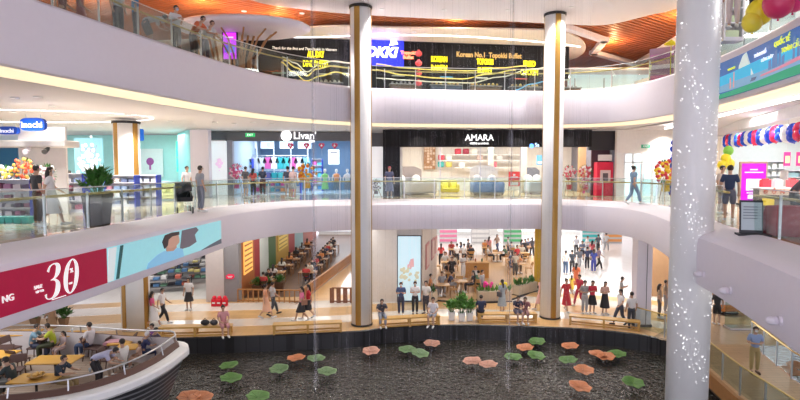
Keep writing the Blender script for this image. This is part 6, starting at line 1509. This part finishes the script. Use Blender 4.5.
person(gp(389.5, 198, ZL), .2, 'stand', 'short', (.10, .11, .22), 'dress', (.10, .11, .22), 'woman in a navy dress just right of the left tall column', scol=(.5, .08, .12))
person(gp(633, 204.5, ZL), 1.75, 'walk', 'bun', (.16, .26, .38), 'trousers', (.20, .30, .42), 'woman in blue denim walking past the lobby glass doors', mask=True)
person(gp(721, 214, ZL), .5, 'stand', 'short', (.6, .5, .45), 'trousers', (.5, .4, .4), 'person with pale top facing the man in the navy shirt')
person(gp(728.5, 221, ZL), 2.6, 'stand', 'short', (.02, .04, .11), 'shorts', (.12, .13, .18), 'man in a navy T-shirt standing on the right gallery by the magenta kiosk')
person(gp(797, 222, ZL), .5, 'lean', 'long', (.12, .1, .14), 'trousers', BK, 'person in dark clothes at the right picture edge by the counter')
# top floor, at the rail
ZU = L2 + .01
def rail_person(px, off, ps, rz, *a, **k):
    s = P2.s_of_px(px, L2 + 1, off, (4, P2.len * .5)); q = P2.at(s, off); return person((q.x, q.y, ZU), rz, ps, *a, **k)
rail_person(62, -3.2, 'walk', 1.9, 'short', (.3, .12, .1), 'trousers', (.2, .08, .07), 'person in dark brown walking farther back on the top floor')
rail_person(80, -3.0, 'walkb', 1.9, 'long', (.35, .1, .08), 'dress', (.4, .12, .1), 'person in a rust dress farther back on the top floor')
rail_person(118, -1.5, 'stand', 1.2, 'short', (.55, .56, .58), 'trousers', (.03, .03, .035), 'man in grey and black trousers leftmost at the top floor rail')
rail_person(135, -1.45, 'stand', 2.2, 'short', (.02, .22, .50), 'trousers', (.05, .06, .08), 'man in a bright blue shirt at the top floor rail')
rail_person(152, -1.6, 'bend', 2.4, 'short', (.55, .53, .55), 'shorts', (.06, .06, .08), 'person in a pale shirt bending down behind the top floor rail')
rail_person(176, -1.35, 'phone', 1.0, 'short', (.72, .7, .72), 'trousers', (.03, .03, .04), 'masked man in a white shirt with a phone at the top floor rail', mask=(.4, .5, .7))
rail_person(195, -1.2, 'lean', 1.2, 'short', (.65, .15, .06), 'trousers', (.03, .03, .04), 'person in an orange top leaning on the top floor rail')
rail_person(206, -1.25, 'lean', 1.0, 'short', (.70, .70, .72), 'trousers', (.05, .06, .1), 'man in a white shirt leaning on the top floor rail, rightmost there')
q = (X(727, 15.4), 15.4, ZU); person(q, -.8, 'stand', 'short', (.7, .35, .35), 'trousers', (.6, .5, .5), 'person in a pink top behind the steel rail above the city banner')
q = (X(739, 15.2), 14.8, ZU); person(q, -.8, 'stand', 'short', (.25, .2, .2), 'trousers', BK, 'person with dark hair beside the yellow balloons on the top floor', h=.8)
# stroller
t = thing('stroller', 'dark baby stroller pushed by the man in the grey striped shirt', 'stroller', gp(184, 213, ZL), .5)
MB()._add([(-.25, -.4, .45), (.25, -.4, .45), (.25, .2, .4), (-.25, .2, .4), (-.27, -.45, .6), (.27, -.45, .6), (.27, .3, .85), (-.27, .3, .85)], [(0, 3, 2, 1), (0, 1, 5, 4), (1, 2, 6, 5), (2, 3, 7, 6), (3, 0, 4, 7)]).build('seat', DARK, t)
g_ = MB()
for i in range(5):
    a0, a1 = PI * .5 * i / 5, PI * .5 * (i + 1) / 5
    g_._add([(-.28, .28 - .4 * math.sin(a0), .8 + .32 * math.cos(a0)), (.28, .28 - .4 * math.sin(a0), .8 + .32 * math.cos(a0)), (.28, .28 - .4 * math.sin(a1), .8 + .32 * math.cos(a1)), (-.28, .28 - .4 * math.sin(a1), .8 + .32 * math.cos(a1))], [(0, 1, 2, 3)])
g_.build('hood', cm((.05, .05, .055)), t); MB().tube([(-.25, .25, .8), (-.25, .55, 1.02), (.25, .55, 1.02), (.25, .25, .8)], .018, 6).build('handle', STEEL, t)
for sx in (-1, 1):
    MB().tube([(sx * .26, .3, .9), (sx * .26, -.35, .14)], .015, 5).build('frame_tube', STEEL, t)
    for yy in (-.35, .35): MB().tube([(sx * .26 - .02, yy, .12), (sx * .26 + .02, yy, .12)], .12, 14).build('wheel', BLACK, t)
# bags on the left bench
for px, c, nm, w in ((202, BK, 'black rucksack lying on the left bench', .42), (211, (.05, .05, .06), 'dark grey handbag on the bench next to the seated woman', .36)):
    q = B1.location; t = thing('bag', nm, 'bag', (X(px, q.y), q.y, .475)); MB().ball((0, 0, .13), .15, sx=w / .3, sy=.8, sz=.85, n=12, m=8).build('bag_body', cm(c), t, smooth=True); MB().tube([(-.1, 0, .2), (0, 0, .33), (.1, 0, .2)], .015, 5).build('handle', cm(c), t)
# ================================================================ moored restaurant boat
WZ, DK, GX = -.75, .62, 1.42     # water, deck and rim heights
near_ = [(-21, 12.9), (-16, 13.1), (-13, 13.25), (-10.4, 13.5), (-8.6, 13.95), (-7.6, 14.7), (-7.1, 15.8), (-7.0, 17.2)]
far_ = [(-7.0, 17.2), (-7.45, 18.0), (-8.6, 18.7), (-10.2, 19.3), (-12.5, 19.7), (-16, 19.8), (-21, 19.8)]
HN, HF = Path(near_, .3), Path(far_, .3)
hull_pts = [(p.x, p.y) for p in HN.p] + [(p.x, p.y) for p in HF.p[1:]]
mid = Vector((-13, 16.8))
def bow_lift(x): return max(0, (x + 10.5) / 3.5) ** 2 * .32 if x > -10.5 else 0
def ringz(f, zt, zx=0.0, inset=0.0):
    out = []
    for x, y in hull_pts:
        c = Vector((min(x, -10.5), 16.9)); v = Vector((x, y)) - c
        k = f; q = c + v * k; L = v.length
        if inset: q = c + v * (k - inset / L)
        out.append((q.x, q.y, zt + bow_lift(x) * zx))
    return out
def loft(rings):
    mb = MB(); R_ = [[mb.bm.verts.new(p) for p in r] for r in rings]
    for a, b in zip(R_, R_[1:]):
        for j in range(len(a) - 1): mb.bm.faces.new((a[j], a[j + 1], b[j + 1], b[j]))
    return mb
boat = thing('boat', 'moored restaurant boat with dark planked hull, white rim and timber deck, at lower left', 'boat', (0, 0, 0))
HULL = tile_mat('dark_planked_hull', (.022, .024, .028), (.03, .03, .034), (.24, .24, .26), w=9, h=.17, rough=.45, bw=.03)
# hull boards run level: the brick pattern is read in x and z
nt = HULL.node_tree; mp = [n for n in nt.nodes if n.type == 'MAPPING'][0]; mp.inputs['Rotation'].default_value = (PI / 2, 0, 0)
loft([ringz(.72, WZ - .04), ringz(.80, -.3, .3), ringz(.90, .4, .7), ringz(.97, .98, 1)]).build('hull', HULL, boat, smooth=False)
loft([ringz(.97, .98, 1), ringz(1.0, 1.0, 1), ringz(1.02, 1.08, 1), ringz(1.02, 1.24, 1), ringz(1.01, 1.29, 1), ringz(1.0, 1.33, 1, .14), ringz(1.0, 1.33, 1, .24)]).build('rim', PURE, boat)
loft([ringz(1.0, 1.325, 1, .23), ringz(1.0, 1.48, 1, .34), ringz(1.0, 1.48, 1, .40)]).build('cap_board', cm((.12, .06, .045)), boat)
loft([ringz(1.0, 1.475, 1, .40), ringz(1.0, DK, 0, .44)]).build('bulwark', cm((.60, .56, .58)), boat)
dk = [(x, y) for x, y, z in ringz(1.0, DK, 0, .42)]
MB().prism(dk, DK - .06, DK).build('deck', tile_mat('grey_timber_deck', (.42, .33, .27), (.36, .28, .22), (.12, .09, .08), w=2.0, h=.16, rough=.45), boat)
rr = ringz(1.0, 1.70, 1, .36)
k0 = 0
for side in range(1):
    MB().tube([rr[i] for i in range(0, len(rr))], .03, 6).build('top_rail', STEEL, boat, smooth=True)
    for i in range(4, len(rr), 5):
        b = ringz(1.0, 1.40, 1, .30)[i]; MB().tube([b, rr[i]], .022, 6).build('stanchion', STEEL, boat)
# furniture on the deck
bc = make_chair('deck_chair', 'x', (.10, .05, .03), (.10, .055, .05), .46); bt = make_table('deck_table', 'x', (.68, .38, .07), 1.25, .75, .72, True); ub = [0, 0]
def bput(o, i, px, py, rz, label, sc=None):
    q = at_z(px, py, DK)
    if not ub[i]: ub[i] = 1; r = o
    else: r = dup(o)
    r.location = (q.x, q.y, DK + .002); r.rotation_euler = (0, 0, rz); r['label'] = label
    if sc: r.scale = sc
    return r
bput(bt, 1, 22, 351, .1, 'golden deck table at the upper left with the man in the blue shirt')
bput(bt, 1, 56, 381, .05, 'golden deck table in the middle of the deck, empty', (1.15, 1.05, 1))
bput(bt, 1, -4, 375, .0, 'golden deck table cut by the left picture edge')
bput(bt, 1, 77, 352, .15, 'golden deck table before the man in the white shirt', (.7, .9, 1))
bput(bt, 1, 122, 361, .2, 'small golden deck table near the bow', (.62, .9, 1))
bput(bt, 1, 128, 367, .2, 'small golden deck table nearest the bow by the man in the white vest', (.55, .8, 1))
bput(bt, 1, 37, 402, .0, 'golden deck table by the near rail with a basket of food')
for px, py, rz, lb in ((12, 360, 1.4, 'dark deck chair left of the upper left table'), (16, 383, .3, 'dark deck chair at the left front, seat turned away from the rail'), (20, 372, 2.8, 'dark deck chair behind the empty middle table'), (37, 359, -1.5, 'dark deck chair under the man in the blue shirt'), (101, 360, -1.5, 'dark curved-back deck chair near the pink table top'), (93, 359, 1.7, 'dark deck chair behind the man in the white shirt'),
                       (127, 357, -1.4, 'dark deck chair nearest the bow'), (50, 358, 1.6, 'dark deck chair under the person in lime green'), (3, 372, .2, 'dark deck chair at the left picture edge'), (110, 372, 1.6, 'dark deck chair under the man in the white vest')):
    bput(bc, 0, px, py, rz, lb)
def deck_person(px, py, *a, **k):
    q = at_z(px, py, DK); return person((q.x, q.y, DK + .005), *a, **k)
deck_person(36, 360, 1.9, 'sitfwd', 'short', (.17, .30, .40), 'trousers', (.04, .05, .1), 'man in a steel blue shirt seated at the upper left deck table')
deck_person(51, 359, -1.2, 'sitfwd', 'short', (.42, .48, .03), 'trousers', (.05, .06, .03), 'person in a lime green shirt bending forward on the boat')
deck_person(62, 358, -.5, 'sit', 'long', (.35, .28, .3), 'dress', (.4, .3, .3), 'child in a mauve top beside the person in lime green', h=.72)
deck_person(88, 359, -1.7, 'sit', 'short', (.68, .64, .68), 'trousers', (.04, .07, .16), 'man in a white shirt and jeans seated by the far deck rail')
deck_person(102, 388, 1.7, 'bend', 'short', (.45, .46, .66), 'trousers', (.03, .03, .04), 'man in a lavender shirt bending forward by the near deck rail')
deck_person(121, 379, -1.9, 'sit', 'short', (.75, .74, .74), 'trousers', (.5, .42, .36), 'man in a white and black top seated by the near deck rail')
deck_person(151, 357, -.3, 'sit', 'short', (.20, .07, .27), 'trousers', NV, 'person in a purple shirt seated in the bow', h=.9)
deck_person(146, 366, 2.2, 'sitfwd', 'short', (.03, .04, .13), 'trousers', NV, 'person in a navy top and grey cap seated in the bow', scol=(.65, .63, .66), h=.92)
deck_person(155, 362, 1.6, 'sitfwd', 'short', (.03, .03, .08), 'trousers', BK, 'dark-haired person in navy seated at the very bow', h=.95)
deck_person(138, 368, -1.4, 'sit', 'short', (.72, .5, .4), 'shorts', (.6, .4, .3), 'child in a peach top at the small bow table', h=.7)
deck_person(63, 398, 1.5, 'sitfwd', 'short', (.02, .04, .07), 'trousers', (.35, .26, .12), 'man in a dark teal shirt seated right of the food basket')
deck_person(10, 400, -1.5, 'sitfwd', 'short', (.02, .035, .04), 'trousers', (.1, .1, .1), 'person in black seated left of the food basket')
deck_person(-6, 396, 1.0, 'sit', 'long', (.04, .05, .05), 'trousers', BK, 'person in black cut by the left picture edge on the boat')
q = at_z(37, 402, DK); t = thing('food_basket', 'round wicker basket of golden food on the near deck table', 'basket', (q.x, q.y, DK + .755)); MB().lathe([(.16, 0), (.24, .07), (.22, .07), (.001, .03)], 16).build('basket_rim', cm((.45, .28, .1)), t)
g_ = MB(); rn = random.Random(2)
for k in range(14): g_.ball((rn.uniform(-.14, .14), rn.uniform(-.14, .14), .08), .045, n=6, m=4)
g_.build('food', cm((.75, .45, .12)), t)
t = thing('tablecloth', 'small pink cloth on the deck table near the bow', 'tablecloth', (0, 0, 0)); t.location = (at_z(115, 361, DK).x, at_z(115, 361, DK).y, DK + .728); MB().box((0, 0, .01), (.55, .4, .012), .2).build('cloth', cm((.65, .35, .42)), t); MB().box((0, -.2, -.04), (.55, .012, .1), .2).build('hem', cm((.6, .3, .38)), t)
for px, py, nm in ((73, 352, 'pale blue cup on the table before the man in the white shirt'), (90, 372, 'white cup on the deck by the bending man')):
    q = at_z(px, py, DK); t = thing('cup', nm, 'cup', (q.x, q.y, DK + (.745 if px == 73 else .003))); MB().lathe([(.03, 0), (.045, .13), (.04, .13), (.001, .01)], 12).build('cup_body', cm((.6, .7, .8)), t); MB().tube([(0, 0, .1), (.02, 0, .2)], .005, 4).build('straw', PURE, t)
# templates that nobody took are removed
for key, o in list(TPL.items()):
    if key not in USED:
        for c in list(o.children): bpy.data.objects.remove(c)
        bpy.data.objects.remove(o)

# lettering and pictures belong to the board they are on
for t in [o for o in SC.objects if o.type == 'EMPTY' and not o.parent]:
    ch = list(t.children); host = next((c for n in ('panel', 'screen', 'sign_body', 'board', 'sheet', 'frame') for c in ch if c.name.split('.')[0] == n), None)
    if host is None: continue
    for c in ch:
        b = c.name.split('.')[0]
        if c is not host and (b.startswith('pictured') or b in ('lettering', 'small_lettering', 'numeral', 'percent_sign', 'print', 'printed_lines', 'green_band', 'white_margin', 'flower_print', 'slats_print', 'blossoms', 'branches', 'leaf_print')): c.parent = host
